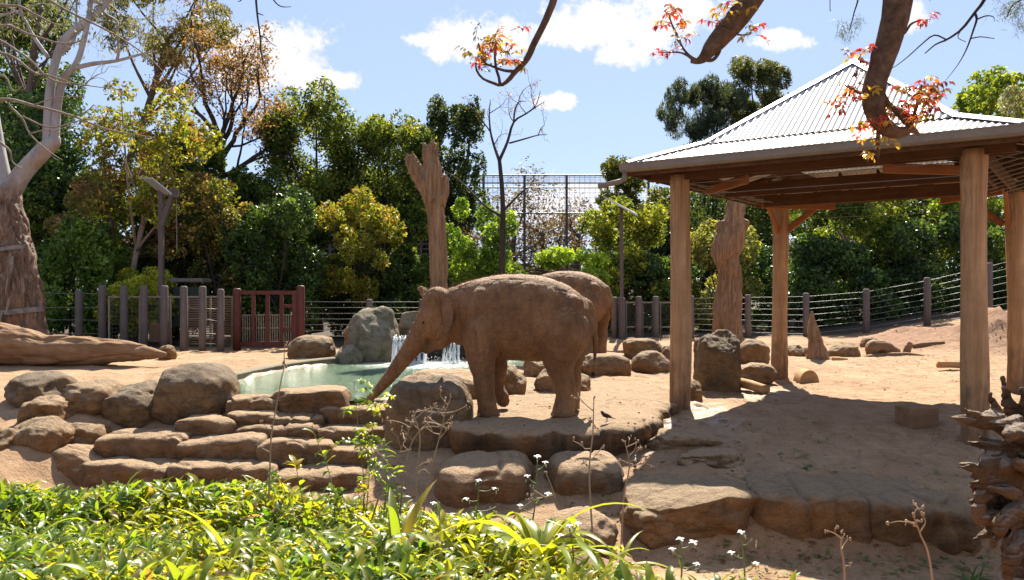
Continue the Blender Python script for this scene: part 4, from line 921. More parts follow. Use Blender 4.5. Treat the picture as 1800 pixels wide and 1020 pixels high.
# ------------------------------------------------------------------ elephants
def loft(secs, n=40, p=2.25):
    """secs: (x, ztop, zbot, half width, y) upright sections along x"""
    a = np.linspace(0, 2*np.pi, n, endpoint=False); ca, sa = np.cos(a), np.sin(a)
    ex = lambda c: np.sign(c)*np.abs(c)**(2/p); V = []
    for (x, zt, zb, hw, y) in secs: V.append(np.stack([np.full(n, x), y+hw*ex(ca), (zt+zb)/2+(zt-zb)/2*ex(sa)], 1))
    k = len(V); V = np.concatenate(V); Fc = [[i*n+j, i*n+(j+1)%n, (i+1)*n+(j+1)%n, (i+1)*n+j] for i in range(k-1) for j in range(n)]
    return V, Fc+[list(range(n))[::-1], [(k-1)*n+j for j in range(n)]]
def elephant():
    s = 13.8/F; E = lambda px, py, y=0.0: np.array([(px-900)*s, y, (729-py)*s])
    z0 = EYE-(729-510)*s
    mb = MB()
    body = [(782,512,598,.20),(798,503,603,.27),(815,497,608,.34),(840,490.5,619,.43),(868,485,629,.50),(900,482,634,.55),(930,482.5,635,.56),(960,486.5,633,.55),(985,494,628,.51),(1006,505,622,.45),(1022,518,614,.37),(1034,532,602,.27),(1041,548,588,.15),(1043,556,580,.06)]
    q = spline(np.array(body), 60); mb.add(loft([((a-900)*s, (729-b)*s, (729-c)*s, w, 0) for a, b, c, w in q], 44))
    def T(rows, n=28, k=26, ratio=1.0):
        p = np.array([np.r_[E(r[0], r[1], r[3]), r[2]*s] for r in rows]); q = spline(p, k); mb.tube(q[:,:3], np.abs(q[:,3]), n, True, 0, 0, ratio)
    # front legs
    T([(850,535,6,-.05),(848,552,22,-.16),(846,575,32,-.24),(846,605,29,-.27),(848,632,24.5,-.29),(851,655,20.5,-.30),(853,680,17.5,-.30),(856,700,16.5,-.30),(858,714,18,-.30),(858.5,724,19,-.30),(858.5,728,17,-.30)])
    T([(855,535,6,.05),(858,552,20,.16),(862,575,30,.24),(868,605,27,.26),(874,632,20,.27),(875,655,17,.27),(871,676,15.5,.27),(874,690,15,.25),(881,700,14,.23),(884,710,12.5,.22),(882,718,9,.22)])
    # hind legs
    T([(990,520,6,-.02),(992,538,26,-.13),(992,562,42,-.21),(990,590,44,-.25),(985,618,36,-.27),(983,640,27,-.28),(988,660,21,-.28),(992,682,18.5,-.28),(991,702,18,-.28),(989,716,20,-.28),(988.5,725,21,-.28),(988.5,729,19,-.28)])
    T([(990,520,6,.02),(996,538,24,.12),(1000,560,40,.20),(1002,595,38,.24),(1002,625,30,.26),(1004,650,22,.26),(1008,672,18,.26),(1006,700,17,.26),(1003,716,19,.26),(1003,725,20,.26)])
    # head: cranium, cheeks, jaw
    def ell(px, py, rx, rz, ry, y=0.0, rot=0):
        D, Fc = ICO3; V = D*np.array([rx*s, ry, rz*s]); c, sn = math.cos(R(rot)), math.sin(R(rot)); V = np.stack([V[:,0]*c-V[:,2]*sn, V[:,1], V[:,0]*sn+V[:,2]*c], 1); mb.add((V+E(px, py, y), Fc.tolist()))
    ell(771, 541, 30, 38, .29, 0, 8)
    for y in (-.12, .12): ell(768, 526, 22, 21, .16, y)
    ell(777, 566, 30, 34, .27); ell(778, 590, 26, 17, .21)
    for y in (-.15, .15): ell(766, 577, 20, 21, .12, y)
    ell(800, 560, 26, 40, .25)
    # trunk, then lower lip
    T([(766,556,30,0),(755,567,27,0),(744,583,23.5,0),(732,600,20,0),(720,617,17,0),(707,634,14.8,0),(692,654,12.5,0),(676,673,10.3,0),(662,689,8.3,0),(650,701,6.8,0),(643,707,6.0,0),(640,710,5,0)], 26, 60)
    T([(784,594,17,0),(771,602,15,0),(760,608,11,0),(753,615,8,0),(748,623,5,0)], 18, 16)
    # brow, pelvis, shoulder relief
    for y in (-.19, .19): ell(756, 563, 10, 9, .075, y)
    for y in (-.34, .34): ell(1000, 540, 26, 24, .14, y); ell(850, 545, 30, 40, .15, y)
    # tail
    T([(1016,524,5,0),(1030,533,10,0),(1039,545,8.5,0),(1044,565,6.2,0),(1046.5,590,5.0,0),(1046,615,4.2,0),(1044.5,638,3.4,0),(1042.5,656,2.6,0)], 12, 26)
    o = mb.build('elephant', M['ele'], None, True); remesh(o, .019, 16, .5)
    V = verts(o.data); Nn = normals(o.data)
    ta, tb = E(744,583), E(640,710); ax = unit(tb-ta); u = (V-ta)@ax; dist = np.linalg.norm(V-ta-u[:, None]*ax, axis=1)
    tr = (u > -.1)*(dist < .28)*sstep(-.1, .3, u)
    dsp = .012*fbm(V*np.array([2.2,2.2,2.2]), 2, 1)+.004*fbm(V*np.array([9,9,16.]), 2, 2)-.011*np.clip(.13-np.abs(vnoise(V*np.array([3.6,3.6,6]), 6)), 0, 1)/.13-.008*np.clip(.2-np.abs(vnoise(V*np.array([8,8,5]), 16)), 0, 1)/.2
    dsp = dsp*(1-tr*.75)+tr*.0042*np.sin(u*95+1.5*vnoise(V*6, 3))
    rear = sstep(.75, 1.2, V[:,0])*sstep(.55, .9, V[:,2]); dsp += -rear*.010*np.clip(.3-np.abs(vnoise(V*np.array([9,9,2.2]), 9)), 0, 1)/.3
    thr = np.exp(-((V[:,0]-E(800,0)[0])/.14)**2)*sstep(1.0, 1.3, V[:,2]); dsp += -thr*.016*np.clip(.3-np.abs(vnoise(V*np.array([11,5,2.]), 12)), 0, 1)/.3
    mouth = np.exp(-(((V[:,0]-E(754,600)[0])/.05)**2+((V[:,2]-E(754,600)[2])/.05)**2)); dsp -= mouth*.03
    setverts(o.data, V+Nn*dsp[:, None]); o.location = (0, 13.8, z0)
    tag(o, 'brown elephant in profile on the rock ledge, reaching its trunk down to the water', 'elephant', 'elephants')
    # ears: folded leaf shaped flaps with a curled top rim
    for y in (-1, 1):
        prof = [(776,524),(786,524),(795,528),(800,537),(801,552),(799,566),(794,578),(790,585),(786,578),(782,562),(779,545)]
        edge = spline(np.array(prof+prof[:1], float), 60)[:-1]; cen = np.array([786,548.]); V, Fc = [], []
        rings = 6
        for side in (0, 1):
            for r in range(rings):
                f = 1-r/(rings-1)*.98
                for e in edge:
                    q = cen+(e-cen)*f; out = .285+.0085*max(q[0]-780, 0)*1.0+.02*math.sin((q[1]-524)*.07)
                    top = max(0, (534-q[1])/12); out += .05*min(top, 1)*f
                    th = (.017 if side == 0 else -.0)*1.0; rim = .012*(f > .85)
                    p = E(q[0], q[1]); p[1] = y*(out+th+rim*(1 if side == 0 else 0)); V.append(p)
        n = len(edge)
        for side in (0, 1):
            b = side*rings*n
            for r in range(rings-1):
                for j in range(n): f = [b+r*n+j, b+r*n+(j+1)%n, b+(r+1)*n+(j+1)%n, b+(r+1)*n+j]; Fc.append(f if side == 0 else f[::-1])
        for j in range(n): Fc.append([j, rings*n+j, rings*n+(j+1)%n, (j+1)%n])
        e = mk('ear', V, Fc, M['ear'], None); e.parent = o
        D, Fi = ICO3; e = mk('eye', D*.021+E(746.5,566.5,y*.262), Fi, M['eye'], None); e.parent = o
    for (px, y, pz, x0) in ((841,-.30,723,-1),(967.5,-.28,724,-1),(984,.26,723,-1)):
        for k, dy in enumerate((-.10,-.035,.035,.10)):
            D, Fi = ICO3; V = D*np.array([.022,.030,.032])+E(px, pz, y+dy)+np.array([abs(dy)*.35, 0, 0]); e = mk('toenail', V, Fi, M['nail'], None); e.parent = o
    # fuzz of reddish hair along head and back
    me = o.data; V = verts(me); Nn = normals(me); g = np.random.default_rng(4)
    w = np.clip(Nn[:,2]-.15, 0, 1)*sstep(1.0, 1.6, V[:,2])*(1+2.5*(V[:,0] < -.6)); k = g.choice(len(V), 5200, p=w/w.sum())
    b = V[k]+g.normal(size=(5200,3))*.008; dr = Nn[k]+g.normal(size=(5200,3))*.35+np.array([.25,0,.2]); dr /= np.linalg.norm(dr, axis=1)[:, None]; L = g.uniform(.02, .06, (5200,1)); sd = np.cross(dr, g.normal(size=(5200,3))); sd /= np.linalg.norm(sd, axis=1)[:, None]
    Vh = np.stack([b-sd*.0013, b+sd*.0013, b+dr*L], 1).reshape(-1, 3); h = mk('hair', Vh, np.arange(15600).reshape(-1, 3), M['hair'], None); h.parent = o; tag(h, kind='stuff')
    # tail tuft
    b = E(1042.5, 656); n = 90; dr = np.array([-.1,0,-1])+g.normal(size=(n,3))*.22; L = g.uniform(.06,.14,(n,1)); st = b+g.normal(size=(n,3))*.014; sd = np.cross(dr, g.normal(size=(n,3))); sd /= np.linalg.norm(sd, axis=1)[:, None]
    Vh = np.stack([st-sd*.003, st+sd*.003, st+dr*L], 1).reshape(-1, 3); h = mk('tail_tuft', Vh, np.arange(n*3).reshape(-1, 3), M['barkd'], None); h.parent = o; tag(h, kind='stuff')
    c = copy_tree(o); c['label'] = 'second elephant standing behind, only its rump and hind legs showing'
    c.scale = (1.02,)*3; c.rotation_euler = (0, 0, R(-24)); c.location = (1.50, 23.7, Gs(1.5, 23.7)-.02)
elephant()
def birds():
    for lab, px, py, d, yaw in (('small black bird standing on top of the rock ledge', 1067, 727, 12.75, 200), ('small black bird in the shade below the ledge corner', 1117, 824, 11.0, 80)):
        q = P(px, py, d)
        if py > 800: q = at(px, py)
        else: q[2] = .16
        t = thing('bird', lab, 'bird', q); mb = MB(); mb.tube([(-.10,0,.05),(-.06,0,.075),(0,0,.095),(.05,0,.115),(.075,0,.14),(.09,0,.165),(.112,0,.170)], [.004,.018,.036,.034,.024,.022,.006], 14)
        b = mk('body', np.concatenate(mb.V), mb.F, M['bird'], None); mb = MB().tube([(-.07,0,.07),(-.15,0,.04)], [.018,.010], 8, True, 0, 0, .4); tl = mk('tail', np.concatenate(mb.V), mb.F, M['bird'], None)
        bk = mk('beak', *tube([(.108,0,.169),(.135,0,.166)], [.006,.001], 6), M['beak'], None); lg = [mk('leg', *tube([(0,y,.07),(.005,y,0),(.03,y,0)], [.004,.003,.003], 5), M['bird'], None) for y in (-.014,.014)]
        for x in [b, tl, bk]+lg: x.parent = t
        t.rotation_euler = (0, 0, R(yaw))
birds()
# ------------------------------------------------------------------ trees and shrubs
TREEN = [0]
def lobes_for(c, h, n, g, lr=(.30,.5)):
    out = []
    for i in range(n):
        v = g.uniform(-1, 1, 3); v *= g.uniform(.25, 1)**.4*.80/max((np.abs(v)**3.5).sum()**(1/3.5), .3)*1.0; q = c+v*h; s_ = g.uniform(*lr); out.append(np.r_[q, h*s_*np.array([1, 1, .8])])
    return np.array(out)
def crown_mesh(lobes, count, size, c1, c2, g, seed, asp=.5, up=.25, droop=0, c3=None, gap=-.15, shell=.28):
    w = (lobes[:,3]*lobes[:,4]*lobes[:,5])**(2/3); k = g.choice(len(lobes), int(count*1.6), p=w/w.sum()); L = lobes[k]
    v = g.normal(size=(len(k),3)); v /= np.linalg.norm(v, axis=1)[:, None]; r = 1-np.abs(g.normal(size=len(k)))*shell; r = np.clip(r, .05, 1.1)
    q = L[:,:3]+v*L[:,3:]*r[:, None]
    f = 1/max(.5, float(np.mean(lobes[:,3])))*1.3; keep = (vnoise(q*f*2.0, seed)+.5*vnoise(q*f*4.5, seed+1)) > gap; q = q[keep][:int(count)]; k = k[keep][:int(count)]
    V, Fc = kites(q, size, asp, up, seed, droop)
    m = sstep(-.35, .45, vnoise(q*f*1.1, seed+2)+.45*g.normal(size=len(q)))[:, None]; cc = np.array(c1)*(1-m)+np.array(c2)*m
    if c3 is not None: p = (g.random(len(q)) < .08+.6*sstep(.2, .5, vnoise(q*f*1.4, seed+3)))[:, None]; cc = np.where(p, np.array(c3), cc)
    cc = cc*g.uniform(.95, 1.6, (len(q),1))*(1+.35*vnoise(q*f*1.7, seed+8))[:, None]
    return V, Fc, np.repeat(cc, 4, 0)
def tree(name, label, cat, box, d, c1, c2, n=9, size=.17, cover=5.0, trunk=.16, tpx=None, bark='bark', mat='leaf', group=None, asp=.5, up=.25, droop=0, c3=None, dep=.8, gap=-.3, lr=(.30,.5), low=False, stems=1, shell=.28):
    x0, x1, y0, y1 = box; TREEN[0] += 1; seed = 300+TREEN[0]*13; g = np.random.default_rng(seed)
    a, b = P(x0, y0, d), P(x1, y1, d); c = np.array([(a[0]+b[0])/2, d, (a[2]+b[2])/2]); h = np.array([(b[0]-a[0])/2, (b[0]-a[0])/2*dep, (a[2]-b[2])/2])
    tx = c[0] if tpx is None else (tpx-900)/F*d; gz = Gs(tx, d); t = thing(name, label, cat, (tx, d, gz), group)
    lb = lobes_for(c, h, int(n*1.7), g, lr)
    cnt = min(34000, 2.0*cover*(x1-x0)*(y1-y0)*.78/(.5*asp*(size*F/d)**2*1.1))
    V, Fc, C = crown_mesh(lb, cnt, size, c1, c2, g, seed, asp, up, droop, c3, gap, shell)
    mk('crown', V, Fc, M[mat], t, False, C)
    mb = MB()
    for k in range(stems):
        bx = tx+(0 if stems == 1 else g.normal()*.35); zs = max(c[2]-h[2]*.45, gz+.5)
        base = spline(np.array([[bx,d,gz-.2,trunk*1.25],[bx+g.normal()*.08,d+g.normal()*.05,gz+(zs-gz)*.4,trunk],[(bx+c[0])/2+g.normal()*.12,d,gz+(zs-gz)*.75,trunk*.85],[c[0]+g.normal()*.1,d,zs,trunk*.72]]), 12)
        mb.tube(base[:,:3], base[:,3], 9)
        for q in lb[k::stems][:8]:
            i = g.integers(6, 12); p0 = base[i]; m = (p0[:3]+q[:3])/2+np.array([0,0,-.06*np.linalg.norm(q[:3]-p0[:3])])+g.normal(size=3)*.1
            r = spline(np.array([[*p0[:3], p0[3]*.6],[*m, p0[3]*.38],[*q[:3], p0[3]*.12]]), 8); mb.tube(r[:,:3], r[:,3], 6)
    mb.build('trunk', M[bark], t, True); return t
def branching(mb, p, dr, L, r, depth, g, spread=.55, gnarl=.25, upb=.1, ends=None, taper=.62, k=2):
    n = 6; q = [np.array(p)]; v = unit(dr)
    for i in range(n): v = unit(v+g.normal(size=3)*gnarl*.5+np.array([0,0,upb*.3])); q.append(q[-1]+v*L/n)
    mb.tube(q, np.linspace(r, r*taper, n+1), 7 if depth > 2 else 4)
    if depth == 0:
        if ends is not None: ends.append(q[-1]); ends.append(q[-3])
        return
    for j in range(k+(g.random() < .45)):
        i = n if j == 0 else g.integers(2, n+1); w = unit(v+g.normal(size=3)*spread*(0.6 if j == 0 else 1.2)+np.array([0,0,upb]))
        branching(mb, q[i], w, L*g.uniform(.6,.85), r*taper*(.95 if j == 0 else .7), depth-1, g, spread, gnarl, upb, ends, taper, k)
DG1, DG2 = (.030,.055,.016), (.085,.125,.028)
YG1, YG2 = (.10,.125,.02), (.26,.27,.04)
def vegetation():
    # --- left
    tree('evergreen_tree', 'dark glossy evergreen tree behind the pale gum at the far left edge', 'tree', (-80,160,150,560), 38, DG1, (.07,.13,.03), 12, .20, 5, mat='leafg')
    tree('evergreen_tree', 'dark tall evergreen crown reaching the top left of the picture', 'tree', (-120,140,-60,260), 46, DG1, DG2, 11, .24, 3.5)
    tree('young_tree', 'young tree with yellow green and rusty new leaves left of centre', 'tree', (120,415,135,430), 34, (.11,.135,.022), (.22,.23,.035), 26, .19, 1.5, .13, 232, 'barkp', c3=(.17,.10,.045), lr=(.15,.26), gap=-.05)
    tree('rust_leaved_shrub', 'shrub with rust coloured young leaves beneath the young yellow green tree', 'shrub', (110,400,280,470), 35.5, (.13,.08,.045), (.11,.13,.03), 14, .2, 2.0, .08, 190, 'bark', c3=(.27,.16,.10), lr=(.2,.32), stems=3)
    tree('broad_leaved_shrub', 'bright green glossy shrub right behind the left cable fence', 'shrub', (50,215,330,610), 33.5, (.05,.10,.02), (.13,.21,.035), 10, .2, 5, .06, None, 'barkd', 'leafg', stems=3)
    tree('yellow_green_shrub', 'low yellow green shrub behind the close set posts', 'shrub', (165,320,455,620), 32.8, (.16,.20,.025), (.30,.31,.04), 9, .17, 4.5, .05, None, 'barkd', stems=3)
    tree('dark_shrub', 'dark leafy shrub with rusty sprays above the bin', 'shrub', (330,450,330,540), 34.5, DG1, (.14,.13,.035), 9, .19, 4.5, .12, 382, 'barkd', c3=(.32,.22,.08))
    tree('dark_shrub', 'dense dark green shrub behind the red gate', 'shrub', (395,560,330,620), 35, DG1, (.09,.15,.03), 11, .18, 5.5, .1, None, 'barkd', 'leafg', stems=2)
    tree('dark_shrub', 'deep green shrub filling the gap between gum trunk and lamp pole', 'shrub', (200,380,330,600), 37.5, DG1, DG2, 11, .2, 5, .1, None, 'barkd', stems=2)
    tree('eucalyptus', 'tall eucalyptus with drooping olive leaves against the cloud at upper left', 'tree', (170,425,-70,125), 44, (.085,.085,.035), (.17,.155,.06), 22, .30, 2.2, .2, 205, 'bark', asp=.22, droop=1.2, lr=(.16,.3), gap=0)
    tree('eucalyptus', 'sparse blue green eucalyptus foliage at the very top left', 'tree', (-60,215,-140,75), 40, (.09,.11,.07), (.16,.17,.09), 20, .28, 1.1, .15, 20, 'bark', asp=.22, droop=1.2, lr=(.16,.3), gap=.1)
    # --- middle
    tree('evergreen_tree', 'big round headed dark green tree left of the dead trunk', 'tree', (455,650,145,430), 43, DG1, (.11,.145,.03), 30, .20, 4.8, .22, 560, 'barkd', c3=(.20,.22,.04), lr=(.24,.38), gap=-.3)
    tree('evergreen_tree', 'broad dark green tree with a lighter top directly behind the dead trunk', 'tree', (585,775,180,450), 44, DG1, (.125,.165,.03), 30, .20, 4.8, .22, 680, 'barkd', c3=(.22,.24,.04), lr=(.24,.38), gap=-.3)
    tree('narrow_tree', 'narrow upright dark tree right of the dead trunk', 'tree', (738,862,162,430), 46, (.025,.042,.018), (.06,.085,.03), 16, .20, 4, .2, 800, 'barkd', lr=(.24,.4), gap=-.1)
    tree('golden_shrub', 'golden yellow leaved small tree between gate and dead trunk', 'shrub', (560,716,325,540), 37, (.12,.145,.022), (.22,.225,.035), 16, .17, 2.4, .06, 640, 'bark', c3=(.25,.17,.04), lr=(.2,.34), stems=4)
    tree('dark_shrub', 'dark shrub at fence level below the golden small tree', 'shrub', (540,740,440,620), 38, DG1, (.075,.115,.03), 11, .19, 5, .06, None, 'barkd', stems=3)
    tree('bright_shrub', 'fresh green shrub right behind the dead trunk', 'shrub', (776,908,335,540), 36, (.075,.14,.02), (.20,.29,.04), 13, .19, 4.5, .07, None, 'barkd', lr=(.24,.4), stems=3)
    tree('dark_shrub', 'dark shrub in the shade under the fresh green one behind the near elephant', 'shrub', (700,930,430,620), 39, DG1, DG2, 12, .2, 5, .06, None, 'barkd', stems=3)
    tree('bright_shrub', 'small lime green bush just above the backs of both elephants', 'shrub', (945,1075,430,520), 35, (.13,.22,.03), (.27,.36,.05), 8, .19, 4, .05, None, 'barkd', stems=2)
    tree('yellow_green_shrub', 'large shrub with a yellow green crown around the slim lamp pole', 'shrub', (1010,1195,345,560), 36.5, (.12,.16,.025), (.27,.28,.04), 15, .19, 4, .08, None, 'bark', c3=(.07,.1,.03), lr=(.24,.38), stems=3)
    tree('dark_shrub', 'dark glossy shrub behind the mesh panel fence', 'shrub', (1000,1230,440,620), 37, (.03,.055,.02), (.07,.12,.03), 13, .2, 5.5, .06, None, 'barkd', 'leafg', stems=3)
    tree('evergreen_tree', 'olive green tree beside the left corner of the shelter roof', 'tree', (1048,1200,262,430), 50, (.05,.065,.02), (.13,.135,.035), 15, .22, 4, .18, None, 'barkd', lr=(.24,.38))
    tree('casuarina', 'feathery blue green casuarina left of the roof slope', 'tree', (1152,1312,118,330), 60, (.03,.045,.035), (.065,.08,.05), 26, .42, 4.5, .2, 1240, 'barkd', asp=.12, droop=1.5, lr=(.16,.28), gap=0)
    tree('eucalyptus', 'round topped eucalyptus above the shelter roof slope', 'tree', (1268,1405,96,260), 62, (.045,.06,.028), (.11,.115,.045), 22, .25, 4.6, .25, 1330, 'bark', lr=(.22,.36), gap=-.05, asp=.3)
    # --- right, seen under and beside the shelter
    tree('olive_shrub', 'olive and cream leaved shrub behind the knobbly dead trunk', 'shrub', (1195,1345,360,600), 36, (.10,.115,.03), (.25,.25,.08), 13, .18, 4, .07, None, 'bark', lr=(.24,.38), stems=3)
    tree('broad_leaved_tree', 'leafy tree with a pale forked trunk seen under the middle of the roof', 'tree', (1360,1620,250,480), 38, (.05,.09,.02), (.16,.20,.04), 16, .2, 3.6, .13, 1505, 'barkp', lr=(.22,.36))
    tree('dark_shrub', 'dark glossy shrub low behind the rear shelter post', 'shrub', (1320,1480,400,610), 36.5, (.028,.055,.02), (.085,.14,.035), 12, .2, 5, .06, None, 'barkd', 'leafg', stems=3)
    tree('dark_shrub', 'dark glossy shrub low behind the middle of the right fence', 'shrub', (1455,1610,420,610), 36, (.028,.055,.02), (.09,.15,.035), 12, .2, 5, .06, None, 'barkd', 'leafg', stems=3)
    tree('dark_shrub', 'dark glossy shrub beside the tall front post above the mound', 'shrub', (1570,1730,380,600), 36, (.028,.055,.022), (.08,.13,.035), 12, .2, 5, .06, None, 'barkd', 'leafg', stems=3)
    tree('broad_leaved_tree', 'sunlit green tree with a pale leaning trunk at the far right', 'tree', (1625,1800,290,470), 37, (.07,.12,.02), (.20,.25,.04), 14, .2, 3.6, .16, 1740, 'barkp', lr=(.22,.36))
    tree('dark_shrub', 'dense dark bush at the right picture edge behind the fence', 'shrub', (1690,1900,400,600), 35, DG1, (.08,.13,.03), 12, .2, 5, .06, None, 'barkd', stems=3)
    tree('broad_leaved_tree', 'bright green broad leaved tree rising over the right end of the roof', 'tree', (1645,1830,118,330), 42, (.08,.125,.02), (.22,.26,.04), 18, .24, 3.8, .2, 1735, 'bark', lr=(.22,.34), gap=-.05)
    tree('grey_leaved_tree', 'grey green wispy tree at the right edge above the gutter', 'tree', (1755,1900,120,330), 34, (.14,.15,.09), (.24,.24,.15), 14, .2, 1.8, .12, 1830, 'bark', asp=.2, droop=1.1, lr=(.2,.32))
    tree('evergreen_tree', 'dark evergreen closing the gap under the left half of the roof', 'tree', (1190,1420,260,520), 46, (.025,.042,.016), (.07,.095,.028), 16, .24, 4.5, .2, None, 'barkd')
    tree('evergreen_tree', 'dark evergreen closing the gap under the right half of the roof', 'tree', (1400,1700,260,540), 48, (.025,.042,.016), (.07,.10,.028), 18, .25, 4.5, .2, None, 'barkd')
    for (bx, d_, lab, px_) in (((215,400,215,470),40,'dark leafy tree filling the gap behind the young yellow green tree',300),((390,500,270,520),40,'mid green tree under the bare limbs of the rust crowned tree',440),((470,600,330,560),40,'dark tree trunked low between gate and golden small tree',530),((600,760,360,600),41,'dark tree behind the golden small tree',680),((-60,130,260,600),36,'dense glossy green tree right behind the gum trunk',60)):
        tree('evergreen_tree', lab, 'tree', bx, d_, DG1, (.085,.13,.03), 14, .19, 4.0, .14, px_, 'barkd', c3=(.16,.19,.04), lr=(.22,.36))
    # far wood behind everything: one mass
    g = np.random.default_rng(77); Vs, Fs, Cs, n0 = [], [], [], 0
    for (x0, x1, y0, y1, d, cn) in ((-300,260,250,640,60,5000),(230,560,300,640,64,4500),(520,850,280,640,66,5500),(830,1080,455,600,74,3000),(1060,1450,330,600,70,5500),(1400,1900,300,600,64,6500),(1850,2500,200,600,60,3000),(-900,-280,200,600,60,3000)):
        a, b = P(x0, y0, d), P(x1, y1, d); c = (a+b)/2; h = np.array([(b[0]-a[0])/2, 4, (a[2]-b[2])/2]); lb = lobes_for(c, h, 50, g, (.22,.36))
        V, Fc, C = crown_mesh(lb, cn*4, .45, (.022,.036,.014), (.055,.075,.025), g, 900+int(x0), .6, .2, gap=-.4); Vs.append(V); Fs.append(Fc+n0); Cs.append(C); n0 += len(V)
    o = mk('far_wood', np.concatenate(Vs), np.concatenate(Fs), M['leaf'], None, False, np.concatenate(Cs)); tag(o, kind='stuff')

    # --- trees drawn by their branches
    # pale gum, left
    t = thing('gum_tree', 'big pale barked gum tree with peeling brown lower trunk at the far left', 'tree', P(34, 585, 26.5)); d = 26.5; mb = MB()
    lo = gnarl(limb(MB(), [(38,620,96),(36,585,86),(33,520,76),(27,450,62),(19,400,53),(13,360,47),(10,325,40)], d, 34, 40, .10, 61).build('trunk_base', M['gum'], None, True), .04, (3.5,3.5,1.0), .07, 41); V = verts(lo.data); setverts(lo.data, V-np.array(t.location)); lo.parent = t
    gg = np.random.default_rng(14)
    for _ in range(26):
        y_ = gg.uniform(400, 575); h_ = np.interp(y_, [400,450,520,585], [26,31,37,43]); cx = np.interp(y_, [400,450,520,585], [19,27,33,36]); an = gg.uniform(-2.9,-.25); q_ = P(cx, y_, d)+np.array([math.cos(an), math.sin(an), 0])*(h_/F*d+.01)
        V, Fc, _k = blades([q_], [an], [gg.uniform(.35,.9)], [gg.uniform(.05,.13)], [gg.uniform(-1.45,-.9)], [gg.uniform(-.2,.5)], 6, .5, 'strap', np.array([gg.normal()*.3])); mk('bark_strip', V, Fc, M[gg.choice(['gum','bark','barkp'])], t)
    limb(mb, [(12,345,34),(2,300,28),(-8,240,24),(-20,150,20),(-40,0,14),(-60,-150,8)], d, 16, 30, .04, 62)
    limb(mb, [(14,342,36),(40,305,30),(70,272,29),(93,251,25),(100,243,15),(103,239,5)], d, 18, 24, .05, 63)
    limb(mb, [(84,262,18),(84,225,16),(88,160,15),(100,100,14),(118,66,15),(150,40,13),(185,8,10),(205,-40,7),(230,-120,4)], d, 14, 40, .04, 64)
    limb(mb, [(96,250,16),(100,190,14),(112,140,12),(135,110,10),(150,60,9),(160,0,8),(165,-90,5)], d, 12, 30, .04, 65)
    limb(mb, [(130,120,9),(165,112,8),(205,107,6),(250,95,4),(275,90,2)], d, 8, 20, .03, 66); limb(mb, [(84,100,8),(60,66,6),(40,30,4),(10,10,2)], d, 8, 16, .03, 67)
    limb(mb, [(100,100,7),(130,70,5),(134,30,4),(135,-20,3)], d, 8, 16, .03, 68)
    ends = []; g = np.random.default_rng(8)
    for q in ((185,8),(160,0),(205,107),(40,30),(150,40),(135,-20),(165,-80),(-30,60)): branching(mb, P(*q, d), (g.normal()*.6, g.normal()*.4, .7), 1.3, .05, 3, g, .7, .35, .05, ends)
    mb.build('trunk', M['gum'], t, True)
    q = np.repeat(np.array(ends), 10, 0)+g.normal(size=(len(ends)*10,3))*.22; q = q[q[:,2] > 8.8]; V, Fc = kites(q, .17, .2, .1, 5, 1.2); C = np.repeat(np.array((.13,.14,.07))*g.uniform(.6,1.4,(len(q),1)), 4, 0); mk('crown', V, Fc, M['leaf'], t, False, C)
    for (y, w, x0, x1, sl) in ((440,7,-10,53,-8),(548,9,0,76,-6)):
        r = w/F*d/2; V, Fc = [], []; n = 16; c = P((x0+x1)/2, y, d); rx = (x1-x0)/2/F*d*1.02+.03
        for j in range(n+1):
            a = math.pi+math.pi*j/n
            for z in (-r, r): V.append(c+np.array([rx*math.cos(a), rx*math.sin(a)*1.0-.02, z-sl/F*d*math.cos(a)*.8]))
        mk('trunk_band', V, [[2*j, 2*j+2, 2*j+3, 2*j+1] for j in range(n)], M['tape'], t)
    # bare pale tree reaching in from the left
    t = thing('bare_tree', 'leafless pale tree whose thin bare branches reach in from the left edge', 'tree', (-12.6, 15.5, Gs(-12.6, 15.5))); mb = MB(); d = 15.5
    limb(mb, [(-280,760,34),(-270,500,30),(-250,300,24),(-240,120,16),(-220,-100,8)], d, 12, 30, .03, 71)
    for rows in ([(-255,320,14),(-100,200,9),(0,175,6),(60,186,5),(130,205,4),(190,228,3),(270,242,1.5)],[(-250,220,12),(-100,120,8),(0,93,5),(60,128,4),(80,131,3),(140,150,2)],[(-250,200,12),(-90,90,8),(0,46,5),(50,60,4),(105,76,3),(150,72,1.5)],
                 [(-255,330,10),(-80,240,7),(0,178,5),(20,190,4),(40,210,4),(52,235,3),(80,262,2.5),(110,282,1.5)],[(-258,340,10),(-80,180,7),(0,133,4),(22,160,3),(38,152,2),(45,142,1.2)],[(-245,180,10),(-60,30,7),(20,10,5),(60,25,4),(90,40,3),(115,47,1.5)],
                 [(-240,100,9),(-50,60,6),(40,96,4),(90,140,3),(150,150,2),(210,158,1)],[(-240,60,9),(-40,-20,6),(60,-10,5),(120,20,4),(200,60,3),(260,100,2),(300,140,1)],[(-240,260,9),(-60,230,6),(10,258,4),(22,285,3),(40,297,2)],[(40,205,3),(90,224,2.5),(150,210,2),(180,215,1)],[(55,186,3),(100,172,2),(150,170,1.2)]):
        limb(mb, rows, d, 6, 26, .0, 1)
    g = np.random.default_rng(31)
    for q in ((130,205),(105,76),(52,235),(150,150),(200,60)): branching(mb, P(*q, d), (.8, g.normal()*.3, g.normal()*.3), .55, .014, 3, g, .6, .4, -.05)
    mb.build('trunk', M['barkp'], t, True)
    # rust crowned bare tree
    t = thing('rust_crowned_tree', 'tree with dark bare limbs and an orange brown canopy in front of the left cloud', 'tree', P(400, 600, 41)); mb = MB(); d = 41; g = np.random.default_rng(41); ends = []
    limb(mb, [(400,620,18),(395,450,16),(392,350,14),(388,280,13),(384,235,11)], d, 10, 24, .05, 73)
